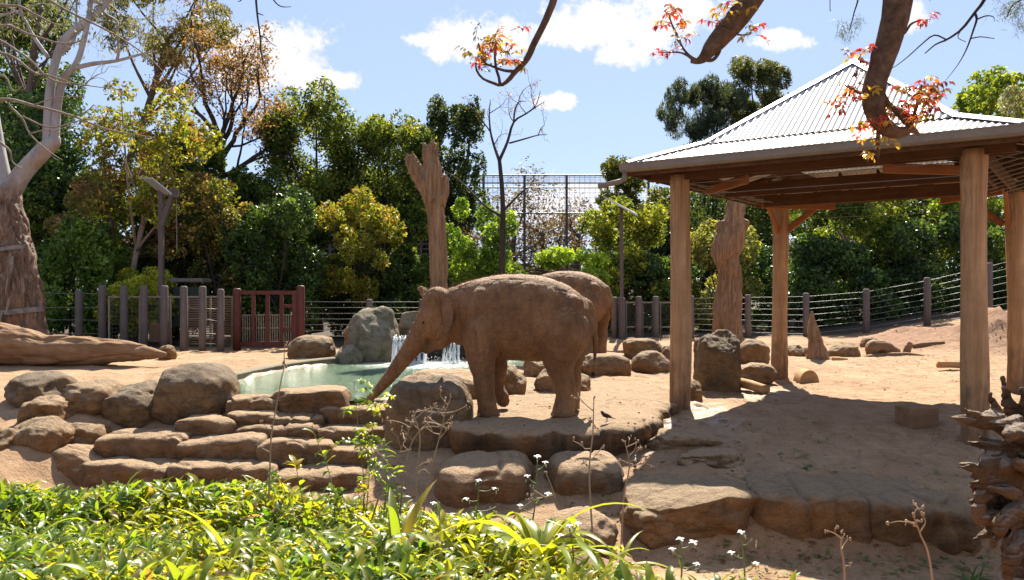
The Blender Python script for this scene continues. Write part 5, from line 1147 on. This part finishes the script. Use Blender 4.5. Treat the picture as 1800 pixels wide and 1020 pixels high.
    for q, v, L in (((384,235),(-.25,0,1),2.0),((388,280),(.8,.1,.75),2.3),((386,255),(.45,-.2,.9),2.2),((390,310),(1,.1,.45),2.2),((385,240),(-.7,.1,.8),1.7),((387,265),(.2,.5,1),2.0)): branching(mb, P(*q, d), v, L, .14, 4, g, .5, .3, .12, ends, .66)
    mb.build('trunk', M['barkd'], t, True); e = np.array(ends); e = e[e[:,2] > 9.6]
    q = np.repeat(e, 22, 0)+g.normal(size=(len(e)*22,3))*np.array([.30,.30,.13]); V, Fc = kites(q, .17, .5, .4, 11); C = np.repeat((np.array((.145,.078,.066))*(g.uniform(0,1,(len(q),1)) > .3)+np.array((.12,.08,.03)))*g.uniform(.7,1.3,(len(q),1)), 4, 0); mk('crown', V, Fc, M['leaf'], t, False, C)
    # bare sapling right of dead trunk
    t = thing('bare_tree', 'slender almost leafless tree standing against the sky right of the dead trunk', 'tree', P(883, 600, 33.5)); mb = MB(); d = 33.5; g = np.random.default_rng(12); ends = []
    limb(mb, [(882,620,12),(882,480,11),(884,400,10),(883,340,8.5),(878,282,7)], d, 10, 24, .03, 74)
    for rows in ([(878,284,6),(868,255,4.5),(862,230,3.5),(860,200,2.5),(862,175,1)],[(878,282,6),(892,250,5),(903,215,4),(925,200,3),(940,190,2),(958,178,1)],[(903,215,3.5),(905,195,3),(912,180,2),(925,178,1)],[(895,252,3.5),(920,245,3),(945,238,2),(962,237,1)],[(925,200,2.5),(942,185,2),(950,160,1)],[(862,232,3),(850,215,2),(835,195,1.2)],[(880,380,6),(850,360,4),(810,320,3),(780,300,1.5)],[(884,372,5),(910,345,4),(930,330,2),(960,335,1)]): limb(mb, rows, d, 7, 16, 0, 1)
    for q in ((862,230),(925,200),(912,180),(945,238),(905,215),(860,200),(940,190),(850,215),(868,255)): branching(mb, P(*q, d), (g.normal(), g.normal()*.5, .6), .55, .022, 3, g, .7, .35, .1, ends)
    mb.build('trunk', M['barkd'], t, True); e = np.array(ends); V, Fc = kites(e+g.normal(size=e.shape)*.05, .08, .6, .2, 13); C = np.repeat(np.tile(np.array((.22,.13,.09)), (len(e),1)), 4, 0); mk('bud', V, Fc, M['leaf'], t, False, C)['kind'] = 'stuff'
    # brown winter trees inside the aviary
    for k, (px, h, lab) in enumerate(((905,330,'brown twiggy tree inside the aviary at its left'),(955,345,'brown twiggy tree in the middle of the aviary'),(1018,318,'grey brown twiggy tree at the right end of the aviary'),(868,335,'thin twiggy tree at the left corner of the aviary'))):
        d = 57+k; t = thing('twiggy_tree', lab, 'tree', P(px, 560, d)); mb = MB(); ends = []; g = np.random.default_rng(60+k)
        limb(mb, [(px,600,14),(px+3,520,11),(px-3,450,9),(px,410,8)], d, 8, 14, 0, 1)
        for j in range(6): branching(mb, P(px+g.uniform(-2,2), g.uniform(405,500), d), (g.normal(), g.normal(), .7), 1.7, .09, 4, g, .7, .35, .1, ends, .62)
        mb.build('trunk', M['bark'], t, True); e = np.array(ends); q = np.repeat(e, 4, 0)+g.normal(size=(len(e)*4,3))*.35; V, Fc = kites(q, .28, .4, .1, 70+k); C = np.repeat(np.array((.13,.095,.065))*g.uniform(.5,1.5,(len(q),1)), 4, 0); mk('crown', V, Fc, M['leaf'], t, False, C)
vegetation()
# ------------------------------------------------------------------ leafy bank and what grows in front
def vc(n_leaf, k, c1, c2, g, dark=.6): 
    m = g.random((n_leaf,1))**1.2; c = np.array(c1)*(1-m)+np.array(c2)*m; return np.repeat(c*g.uniform(dark, 1.25, (n_leaf,1)), k, 0)
def foreground():
    g = np.random.default_rng(55)
    # dense groundcover: rosettes of arching leaves
    n = 10500; y = g.uniform(4.0, 8.6, n); x = g.uniform(-6.6, 1.5, n); edge = .8-(y-5)*.68+.25*vnoise(np.c_[x*2, y*2, 0*x], 4)
    far = np.interp(x, [-6,-4.5,-2.5,-1,0,1], [8.4,8.3,8.1,7.8,7.1,6.3])+.3*vnoise(np.c_[x*1.7, y*0, 0*x], 6)
    ok = (x < edge) & (y < far) & (np.abs(x) < y*.66+.5); x, y = x[ok], y[ok]; z = G(x, y); Vs, Fs, Cs, n0 = [], [], [], 0
    for (sx, sy, sr) in ((.21,5.5,.42),(-.78,5.4,.25),(.6,5.5,.25)):
        ok = np.hypot(x-sx, y-sy) > sr; x, y, z = x[ok], y[ok], z[ok]
    per = g.integers(6, 11, len(x)); idx = np.repeat(np.arange(len(x)), per); m = len(idx)
    tall = .75+.5*vnoise(np.c_[x*1.3, y*1.3, 0*x], 12)
    b = np.c_[x, y, z][idx]; b[:, 2] += g.uniform(-.02, .22, m)*tall[idx]; b[:, :2] += g.normal(size=(m,2))*.02
    L = np.clip(np.exp(g.normal(size=m)*.32)*.098, .04, .17)*(.8+.5*tall[idx]); W = L*g.uniform(.17, .30, m); az = g.uniform(0, 2*np.pi, m); el = g.uniform(.25, 1.35, m); cu = g.uniform(.5, 1.9, m)
    V, Fc, k = blades(b, az, L, W, el, cu, 4, .35, 'lance', g.normal(size=m)*.35)
    pat = sstep(-.5, .5, vnoise(np.c_[x*1.1, y*1.1, 0*x], 15))[idx][:, None]
    c = np.array((.165,.24,.03))*(1-pat)+np.array((.31,.34,.042))*pat; yl = (g.random((m,1)) < .10); c = np.where(yl, np.array((.46,.40,.05)), c); dk = (g.random((m,1)) < .12); c = np.where(dk, np.array((.08,.16,.028)), c); br = (g.random((m,1)) < .04); c = np.where(br, np.array((.26,.17,.08)), c)
    C = np.repeat(c*g.uniform(.6, 1.25, (m,1)), k, 0)
    o = mk('ground_cover', V, Fc, M['groundcover'], None, True, C); tag(o, kind='stuff')
    # strap leaved plants
    def strap(label, px, py, d, n, L, W, c1, c2, name='strap_leaved_plant', curl=(1.0,2.4), el=(.7,1.45), azr=(0,2*math.pi)):
        q = P(px, py, d); q[2] = Gs(q[0], q[1])-.02; t = thing(name, label, 'plant', q)
        for i in range(n):
            bq = q+np.array([g.normal()*.03, g.normal()*.03, 0]); V, Fc, k = blades([bq], [g.uniform(*azr)], [L*g.uniform(.6,1.15)], [W*g.uniform(.7,1.2)], [g.uniform(*el)], [g.uniform(*curl)], 12, .30, 'strap', np.array([g.normal()*.25]))
            mk('leaf', V, Fc, M['groundcover'], t, True, vc(1, k, c1, c2, g, .8))
        return t
    strap('large clump of arching yellow green strap leaves at the bottom centre', 955, 1040, 5.5, 44, .88, .068, (.17,.25,.03), (.38,.36,.045), 'strap_leaved_plant', (1.2,2.6), (.6,1.35))
    strap('strap leaved clump with some orange tinted blades left of the bottom centre', 690, 1030, 5.4, 24, .72, .07, (.10,.20,.03), (.42,.30,.05))
    strap('few broad strap leaves rising from the groundcover at lower left', 400, 1020, 5.2, 12, .6, .055, (.12,.22,.03), (.30,.33,.05))
    strap('long thin yellow strap leaves drooping at the right end of the leafy bed', 1060, 1040, 5.5, 16, .66, .04, (.24,.28,.04), (.42,.38,.06))
    strap('strap leaved tuft standing up at the far left of the leafy bed', 60, 1000, 5.6, 10, .5, .05, (.10,.20,.03), (.28,.32,.05))
    strap('small green grass tuft on bare sand at the lower right', 1712, 1005, 8.9, 26, .34, .02, (.06,.14,.03), (.14,.24,.05), 'grass_tuft')
    strap('tiny green weed growing on the rock ledge near the shelter post', 1147, 686, 15.6, 12, .12, .02, (.10,.22,.03), (.2,.32,.05), 'weed')
    strap('tiny green weed at the foot of the left shelter post', 1172, 706, 15.3, 10, .12, .02, (.10,.22,.03), (.2,.32,.05), 'weed')
    strap('small weed rooted in the rock bank under the near elephant trunk', 735, 672, 16.0, 12, .13, .03, (.10,.20,.03), (.2,.32,.05), 'weed')
    # white fringed flowers on branching stems
    def flower(t, p, r):
        n = 6; az = np.arange(n)*math.pi/3+g.uniform(0, 1); V, Fc, k = blades([p]*n, az, np.full(n, r)*g.uniform(.85,1.1,n), np.full(n, r*.72), np.where(np.arange(n)%2, .55, .15), np.full(n, .9), 4, .1, 'round')
        f = mk('flower', V, Fc, M['petal'], t, True, np.full((n*k, 3), .80)); e = mk('flower_centre', _ico(1)[0]*r*.13+p+np.array([0,0,r*.2]), _ico(1)[1], M['yellow'], None); e.parent = f; e.location = (-np.array(t.location)).tolist()
    def iris(label, px, yt, base, d, spread=40, n=4, r=.03):
        q = P(base[0], base[1], d); gz = Gs(q[0], q[1]); q = np.array([q[0], q[1], gz-.02]); t = thing('flower_stem', label, 'flower', q); top = P(px, yt, d)
        path = spline(np.array([q, q*.45+top*.55+np.array([.02,0,0]), top]), 14); mk('stem', *tube(path, np.linspace(.0075, .004, 14), 6), M['greenstem'], t)
        for i in range(n):
            k = 13-int(i*2.2); s_ = path[k]; e = s_+np.array([(1 if i%2 else -1)*g.uniform(.5,1)*spread/F*d, g.normal()*.03, g.uniform(.01,.07)]) if i else top
            if i: m = (s_+e)/2+np.array([0,0,-.012]); mk('branchlet', *tube(spline(np.array([s_, m, e]), 8), np.linspace(.0045,.003,8), 5), M['greenstem'], t)
            if g.random() < .72 or i == 0: flower(t, e, r*g.uniform(.8, 1.15))
            for j in range(2): bq = e+np.array([g.normal()*.02, g.normal()*.02, -.01-.02*j]); D, Fi = _ico(2); mk('flower_bud', D*np.array([.005,.005,.013])+bq, Fi, M['budg'], t)
        for j in range(3):
            V, Fc, kk = blades([path[2+2*j]], [g.uniform(0, 6.28)], [.10], [.014], [1.1], [.6], 5, .3, 'lance'); mk('leaf', V, Fc, M['groundcover'], t, True, vc(1, kk, (.1,.2,.03), (.2,.3,.04), g))
    M['yellow'] = m_plain('yellow throat', (.7,.45,.06), .6); M['budg'] = m_plain('pale flower bud', (.50,.52,.32), .6)
    iris('tall white flower stem before the dark ledge front', 945, 803, (926,1000), 6.3, 24, 5, .032)
    iris('branched white flower stem just left of the tall one', 842, 845, (822,1000), 6.2, 36, 5, .03)
    iris('white flower stem in front of the broad front boulder', 1196, 948, (1190,1060), 5.4, 26, 4, .032)
    iris('white flower stem between the two front boulders', 1302, 936, (1306,1060), 5.4, 26, 4, .03)
    iris('low white flower at the edge of the leafy bed below the dry stalks', 762, 885, (756,1000), 6.6, 18, 3, .03)
    iris('white flowers low in the groundcover at the bottom left', 212, 998, (205,1060), 4.8, 22, 3, .045)
    iris('white flowers among the leaves at the extreme lower left corner', 8, 992, (0,1060), 5.0, 18, 3, .04)
    iris('white flowers beside the right end of the strap leaves', 1000, 925, (1005,1040), 5.3, 22, 3, .03)
    iris('single white bloom deep in the groundcover left of the strap leaves', 606, 960, (604,1040), 5.2, 14, 2, .03)
    # dry stalks
    def dry(label, rows, d, twigs, seed, mat='dry', buds=True):
        gg = np.random.default_rng(seed); q = P(*rows[0][:2], d); q[2] = Gs(q[0], q[1])-.02; t = thing('dry_stalk', label, 'stalk', q); mb = MB(); pts = [q]+[P(a, b, d) for a, b in rows[1:]]
        path = spline(np.array(pts), 24); mb.tube(path, np.linspace(.009, .004, 24), 6); ends = [path[-1]]
        for i in range(twigs):
            k = gg.integers(8, 24); s_ = path[k]; v = np.array([gg.normal()*.9, gg.normal()*.4, gg.uniform(.1,.9)]); v = unit(v)*gg.uniform(.06,.2)*d/6.5; m = s_+v*.5+gg.normal(size=3)*.015; mb.tube(spline(np.array([s_, m, s_+v]), 8), np.linspace(.0055,.0025,8), 5); ends.append(s_+v)
            if gg.random() < .6: w = v*.5+gg.normal(size=3)*.05; mb.tube([m, m+w*.5+np.array([0,0,.01]), m+w], [.0035,.0028,.002], 4); ends.append(m+w)
        mb.build('stem', M[mat], t, True)
        if buds:
            D, Fi = _ico(1); V, Fc = [], []; 
            for e in ends:
                for _ in range(3): Fc += (Fi+len(V)*0+sum(len(v) for v in V)).tolist(); V.append(D*np.array([.007,.007,.012])*gg.uniform(.6,1.3)+e+gg.normal(size=3)*.010)
            tag(mk('seed_head', np.concatenate(V), Fc, M['dry'], t), kind='stuff')
    dry('tallest dry branching stalk in front of the brown rock block', [(738,960),(752,850),(772,770),(786,712)], 6.6, 9, 1)
    dry('dry stalk curving right below the brown rock block', [(700,960),(712,820),(740,756),(790,752)], 6.7, 7, 2)
    dry('thin dry stalk left of the curving one', [(726,960),(733,830),(738,770),(726,726)], 6.5, 5, 3)
    dry('thin dry stalk reaching across the rock steps', [(640,960),(676,845),(700,800),(724,745)], 6.9, 6, 4)
    dry('very tall thin dry stalk in front of the right half of the ledge', [(1046,960),(1036,840),(1042,760),(1044,700)], 6.4, 5, 5)
    dry('thin dry stalk with curled twigs near the bird below the ledge', [(1090,960),(1096,880),(1106,820),(1098,775)], 6.6, 6, 6)
    dry('bare brown seed stalk at the bottom right on the sand', [(1652,1060),(1635,990),(1618,940),(1606,908)], 5.6, 5, 7)
    dry('short dry twig standing in the sand right of the flower stems', [(1486,1060),(1484,1000),(1478,960),(1484,938)], 5.8, 3, 8)
    dry('thin dry grass stem in front of the left steps', [(470,960),(474,840),(478,760),(500,640)], 6.8, 4, 9)
    dry('dry stalk among the white flowers right of centre', [(880,990),(890,930),(930,885),(975,870)], 6.0, 5, 10)
    # leafy weeds in front of the steps
    def weed(label, rows, d, seed, kind, c1, c2, n, L):
        gg = np.random.default_rng(seed); q = P(*rows[0], d); q[2] = Gs(q[0], q[1])-.02; t = thing('leafy_weed', label, 'plant', q); pts = np.array([q]+[P(a, b, d) for a, b in rows[1:]]); path = spline(pts, 30)
        mb = MB().tube(path, np.linspace(.006,.002,30), 6); B, A, LL, EL = [], [], [], []
        for i in range(n):
            k = gg.integers(9, 30); s_ = path[k]; az = gg.uniform(0, 6.28)
            if kind == 'pinnate':
                v = np.array([math.cos(az), math.sin(az)*.6, gg.uniform(.1,.5)])*L*gg.uniform(.7,1.2); m = 9; r = spline(np.array([s_, s_+v*.55+np.array([0,0,.02]), s_+v-np.array([0,0,.03])]), m); mb.tube(r, np.linspace(.0018,.0008,m), 4)
                for p in r[2:]:
                    for sg in (1, -1): B.append(p); A.append(az+sg*1.3); LL.append(L*.32*gg.uniform(.8,1.2)); EL.append(gg.normal()*.4)
            else: B.append(s_); A.append(az); LL.append(L*gg.uniform(.6,1.2)); EL.append(gg.uniform(-.1,.9))
        mb.build('stem', M['greenstem' if seed%3 else 'dry'], t, True); LL = np.array(LL); V, Fc, k = blades(np.array(B), np.array(A), LL, LL*(.5 if kind == 'pinnate' else .36), np.array(EL), np.full(len(B), .8), 4, .25, 'lance', gg.normal(size=len(B))*.4)
        tag(mk('leaf', V, Fc, M['groundcover'], t, True, vc(len(B), k, c1, c2, gg)), kind='stuff')
    yg, gr, am = (.30,.36,.04), (.12,.22,.03), (.50,.30,.04)
    weed('tall feathery leaved sapling in front of the pond edge', [(632,960),(640,860),(630,760),(622,665)], 6.8, 1, 'pinnate', gr, yg, 18, .17)
    weed('feathery leaved sapling leaning right beside the tall one', [(640,960),(648,850),(655,760),(662,700)], 6.9, 2, 'pinnate', (.25,.30,.04), (.45,.45,.06), 12, .13)
    weed('broad leaved green weed in front of the middle steps', [(610,960),(590,880),(575,820),(552,762)], 6.7, 3, 'broad', gr, yg, 18, .13)
    weed('yellowing broad leaved weed in front of the left steps', [(540,960),(535,900),(528,860),(520,818)], 6.8, 4, 'broad', yg, am, 16, .12)
    weed('bushy mixed green weed right of the feathery saplings', [(668,960),(676,890),(680,840),(676,778)], 6.6, 5, 'broad', gr, yg, 26, .10)
    weed('low feathery sprig in front of the lowest left step', [(468,960),(466,900),(468,860),(470,836)], 7.0, 7, 'pinnate', gr, (.2,.3,.04), 10, .11)
    weed('amber leaved weed low among the bushy ones', [(648,960),(645,915),(640,880),(648,850)], 6.4, 8, 'broad', am, (.34,.30,.04), 14, .10)
    weed('bushy green weed just left of the amber leaved one', [(585,970),(590,925),(588,895),(596,866)], 6.5, 10, 'pinnate', gr, yg, 16, .12)
    weed('dark leaved weed at the foot of the dry stalks', [(705,960),(702,900),(696,860),(690,826)], 6.7, 11, 'broad', (.06,.12,.02), (.2,.26,.04), 22, .10)
    # fallen leaves and twigs
    B, A, LL = [], [], []
    for (x0, x1, y0, y1, n) in ((1120,1700,790,960,230),(1180,1760,965,1020,200),(1080,1330,850,880,60),(470,640,815,850,90),(1240,1480,700,780,60),(1480,1720,880,960,90),(820,1100,830,930,70),(300,480,835,880,40),(1100,1800,600,720,90)):
        for _ in range(max(4, n//5)):
            q = at(g.uniform(x0, x1), g.uniform(y0, y1)); m = int(min(24, 1+g.exponential(6))); rr = g.uniform(.05,.28)
            for _ in range(m): p = q+np.array([g.normal()*rr, g.normal()*rr, 0]); p[2] = Gs(p[0], p[1])+.015; B.append(p); A.append(g.uniform(0, 6.28)); LL.append(g.uniform(.04, .12))
    LL = np.array(LL); V, Fc, k = blades(np.array(B), np.array(A), LL, LL*g.uniform(.15,.5,len(LL)), g.uniform(-.1,.35,len(LL)), g.uniform(0,.6,len(LL)), 3, .2, 'lance')
    m = g.random((len(LL),1)); c = np.where(m < .62, np.array((.10,.23,.06)), np.where(m < .8, np.array((.30,.32,.14)), np.array((.16,.09,.05)))); tag(mk('fallen_leaves', V, Fc, M['leaf'], None, True, np.repeat(c, k, 0)), kind='stuff')
    # straw and sticks strewn on the sand
    mb = MB()
    for (x0, x1, y0, y1, n) in ((1230,1700,640,960,120),(1480,1660,600,640,60),(0,450,610,660,40),(840,1140,664,740,40),(1000,1600,960,1015,50)):
        for _ in range(n):
            q = at(g.uniform(x0, x1), g.uniform(y0, y1)); a_ = g.uniform(0, 6.28); l_ = g.uniform(.05,.22); e_ = q+np.array([math.cos(a_)*l_, math.sin(a_)*l_, 0])
            if q[1] > 12.3 and q[1] < 18 and -1 < q[0] < 2.9: q[2] = e_[2] = .165
            else: e_[2] = Gs(e_[0], e_[1])+.012; q[2] += .012
            mb.tube([q, (q+e_)/2+np.array([0,0,.01]), e_], [.004,.0045,.003], 4)
    tag(mb.build('straw', M['dry'], None, True), kind='stuff')
    # pebbles and clods
    D, Fi = ICO3 if False else _ico(1); V, Fc, n0 = [], [], 0
    for (x0, x1, y0, y1, n) in ((1100,1800,590,700,420),(0,600,600,760,350),(820,1160,660,740,50),(1100,1750,740,1010,420),(1560,1790,560,640,300),(300,760,760,880,250),(840,1100,800,960,150)):
        for _ in range(n):
            q = at(g.uniform(x0, x1), g.uniform(y0, y1))
            if 820 <= (900+F*q[0]/q[1]) <= 1160 and 12.4 < q[1] < 17: q[2] = .16
            V.append(D*np.array([1,1,.6])*g.uniform(.4,1.5)*.012*(1+g.random(3)*.6)*(1+.25*g.normal(size=(len(D),1)))+q); Fc.append(Fi+n0); n0 += len(D)
    tag(mk('pebbles', np.concatenate(V), np.concatenate(Fc), M['rock'], None, True), kind='stuff')
foreground()
# ------------------------------------------------------------------ branches hanging into the top of the view
def overhead():
    g = np.random.default_rng(91); d = 5.6
    t = thing('overhanging_tree', 'dark curved branches with red and orange young leaves hanging in from above', 'tree', (6.0, 5.2, Gs(6.0, 5.2)))
    def br(rows_list, sprays, dd=d, mat='barkr'):
        mb = MB()
        for rows in rows_list: limb(mb, rows, dd, 12, 26, .12, int(rows[0][0])%90)
        b = mb.build('branch', M[mat], t, True); spray(b, sprays, dd); return b
    def spray(b, sprays, dd):
        B, A, LL, EL, CC = [], [], [], [], []; mb = MB()
        for (x, y, rx, ry, n, warm) in sprays:
            for _ in range(n):
                p = P(x+g.normal()*rx*.5, y+g.normal()*ry*.5, dd+g.normal()*.12); az = g.uniform(0, 6.28); m = g.integers(3, 6); dr = np.array([math.cos(az), math.sin(az)*.7, g.uniform(-.5,.9)]); dr = unit(dr)*g.uniform(.07,.13); r = spline(np.array([p, p+dr*.5+np.array([0,0,.012]), p+dr]), m+1); mb.tube(r, np.linspace(.0022,.001,m+1), 4)
                h = g.random(); c = np.array((.42,.05,.04)) if h < .27*warm else (np.array((.48,.17,.035)) if h < .50 else (np.array((.45,.33,.05)) if h < .70 else (np.array((.16,.14,.03)) if h < .86 else np.array((.13,.035,.03)))))
                for q in r[1:]:
                    for sg in (1, -1): B.append(q); A.append(az+sg*g.uniform(.7,1.3)); LL.append(g.uniform(.030,.062)); EL.append(g.uniform(-.9,.4)); CC.append(c*g.uniform(.7,1.2))
                B.append(r[-1]); A.append(az); LL.append(.055); EL.append(-.2); CC.append(c)
        off = np.array(b.parent.location); LL = np.array(LL); V, Fc, k = blades(np.array(B), np.array(A), LL, LL*.42, np.array(EL), np.full(len(B), .9), 4, .2, 'lance', g.normal(size=len(B))*.5)
        o = mk('young_leaf', V-off, Fc, M['redleaf'], None, True, np.repeat(np.array(CC), k, 0)); o.parent = b; tag(o, kind='stuff')
        s = mk('leaf_stalk', np.concatenate(mb.V)-off, mb.F, M['barkr'], None, True); s.parent = b; tag(s, kind='stuff')
    br([[(1010,-260,22),(990,-80,16),(972,2,13),(952,50,12),(938,78,12),(930,97,12),(920,112,10),(905,127,9),(895,140,8),(881,150,6),(866,146,5),(848,138,4),(838,124,4),(836,112,2)],[(906,126,6),(886,124,5),(866,117,4),(851,109,4),(845,90,3.5),(841,76,3)],[(879,148,6),(877,136,5),(872,120,5),(870,96,4),(872,70,3)]],
       [(872,78,20,22,12,1.2),(838,103,12,16,6,1.4),(888,105,18,14,8,1.1),(858,90,16,16,6,1.2),(862,108,10,14,4,.5)])
    br([[(1420,-260,70),(1370,-90,56),(1330,-18,46),(1300,25,42),(1272,58,36),(1250,84,29),(1238,100,20),(1226,107,12),(1214,108,6)],[(1237,104,8),(1252,106,7),(1263,94,6),(1270,75,5),(1282,60,4),(1305,62,3),(1320,60,2)],[(1228,107,7),(1214,100,5),(1200,84,4),(1190,62,4),(1180,40,3),(1175,20,2)],[(1222,108,5),(1205,96,4),(1190,92,3),(1165,92,2)]],
       [(1180,32,18,20,9,1.6),(1175,92,18,9,5,1.7),(1300,20,18,26,12,1.1),(1265,50,10,14,4,1.2),(1318,58,16,8,4,1.8),(1200,70,8,14,3,1.2)])
    br([[(1660,-300,80),(1600,-110,60),(1582,-30,50),(1574,30,46),(1562,75,43),(1548,115,40),(1537,150,40),(1535,180,38),(1541,205,33),(1556,224,27),(1575,233,23),(1592,231,18),(1604,228,13),(1616,237,5)],[(1553,125,14),(1549,155,12),(1558,178,11),(1575,196,10),(1592,215,9),(1602,228,7)],[(1600,228,9),(1606,205,7),(1613,180,6),(1620,150,4)],[(1546,218,9),(1543,245,7),(1544,268,5),(1543,284,2)],[(1572,72,7),(1590,58,5),(1602,42,4),(1618,36,2)],[(1535,168,7),(1515,166,5),(1500,158,4),(1485,150,3)],[(1548,110,5),(1532,108,4),(1535,80,3)]],
       [(1508,100,22,12,8,1.5),(1545,82,8,12,3,1.4),(1490,182,22,11,9,.9),(1505,158,22,14,9,.7),(1622,175,28,34,30,1.1),(1590,200,26,22,16,.9),(1640,160,14,22,7,1.5),(1520,218,18,12,8,1.1),(1548,245,10,16,7,.5),(1543,275,6,6,2,1),(1628,40,10,6,3,2),(1560,190,20,30,9,.8)])
    mb = MB(); limb(mb, [(2600,1250,130),(2480,400,115),(2380,-300,100),(2200,-650,85)], 5.4, 16, 30, .1, 3)
    a = P(2200,-650,5.4)
    for e, r in ((P(1010,-260,5.6), .045), (P(1420,-260,5.6), .14), (P(1660,-300,5.6), .16)): q = spline(np.array([a, (a+e)/2+np.array([0,.3,.5]), e]), 16); mb.tube(q, np.linspace(.19, r, 16), 12, True, .1, 4)
    mb.build('trunk', M['barkr'], t, True)
    # bare twig hanging top left, and dark casuarina twigs top right
    t2 = thing('hanging_twig', 'thin bare dark twig hanging down from the top against the blue sky', 'twig', P(470, -160, 6.0)); mb = MB(); d2 = 6.0
    for rows in ([(430,-240,7),(446,-60,5),(450,0,4),(453,32,3.5),(457,62,3.2),(459,92,2.8),(465,115,2.2),(473,131,1.4)],[(452,23,2.5),(463,27,1.5)],[(457,62,2.2),(468,68,2),(476,76,1.6),(486,82,1)],[(457,66,1.6),(466,60,1)],[(466,115,1.5),(470,108,.8)],[(446,-60,4),(470,-18,3),(484,4,2.5),(496,12,2),(512,12,1)],[(440,-40,3),(425,-2,2),(418,3,1)]): limb(mb, rows, d2, 6, 14, 0, 1)
    mb.build('twig', M['barkd'], t2, True)
    t3 = thing('casuarina_branch', 'dark casuarina twigs with fine needles hanging at the top right corner', 'branch', P(1760, -260, 7.5)); mb = MB(); d3 = 7.5
    for rows in ([(1800,-240,12),(1760,-60,8),(1730,0,6.5),(1712,24,5.5),(1690,52,5),(1664,70,4),(1645,78,3),(1626,94,2)],[(1664,70,3),(1642,62,3),(1620,78,2.4),(1598,98,2),(1575,116,1.4),(1560,124,1)],[(1714,24,4.5),(1717,34,4),(1712,50,3.4),(1706,68,3),(1700,84,2.6),(1690,104,1.8),(1678,122,1.3),(1662,142,.8)],[(1717,34,3),(1734,28,2.4),(1746,30,1.6),(1748,38,1)],[(1706,68,2.4),(1724,65,2),(1748,68,1.4)],[(1690,52,2),(1684,66,1.6),(1698,74,1.2)],[(1530,-200,6),(1512,-40,3.5),(1508,0,3),(1502,20,2.4),(1498,36,2),(1492,58,1.2)],[(1460,-200,3),(1459,0,1.5),(1460,18,.8)],[(1860,-200,8),(1815,-30,4),(1780,10,3),(1770,30,2)],[(1640,-10,2),(1634,2,1)]): limb(mb, rows, d3, 6, 16, 0, 1)
    mb.build('twig', M['barkd'], t3, True)
    V, Fc = [], []; q = []
    for (x, y, r, n) in ((1490,52,15,110),(1508,38,10,60),(1485,62,10,50),(1785,12,22,260),(1800,45,14,130),(1770,20,18,130)):
        for _ in range(n): q.append(P(x+g.normal()*r*.7, y+g.normal()*r*.6, d3+g.normal()*.08))
    q = np.array(q); n = len(q); dr = np.array([0,0,-.5])+g.normal(size=(n,3))*.6; dr /= np.linalg.norm(dr, axis=1)[:, None]; sd = np.cross(dr, g.normal(size=(n,3))); sd /= np.linalg.norm(sd, axis=1)[:, None]; L = g.uniform(.04,.11,(n,1))
    V = np.stack([q-sd*.0022, q+sd*.0022, q+dr*L], 1).reshape(-1, 3); tag(mk('needle', V, np.arange(n*3).reshape(-1, 3), M['leaf'], t3, False, np.full((n*3,3), 1.)*np.array((.06,.08,.05))), kind='stuff')
overhead()
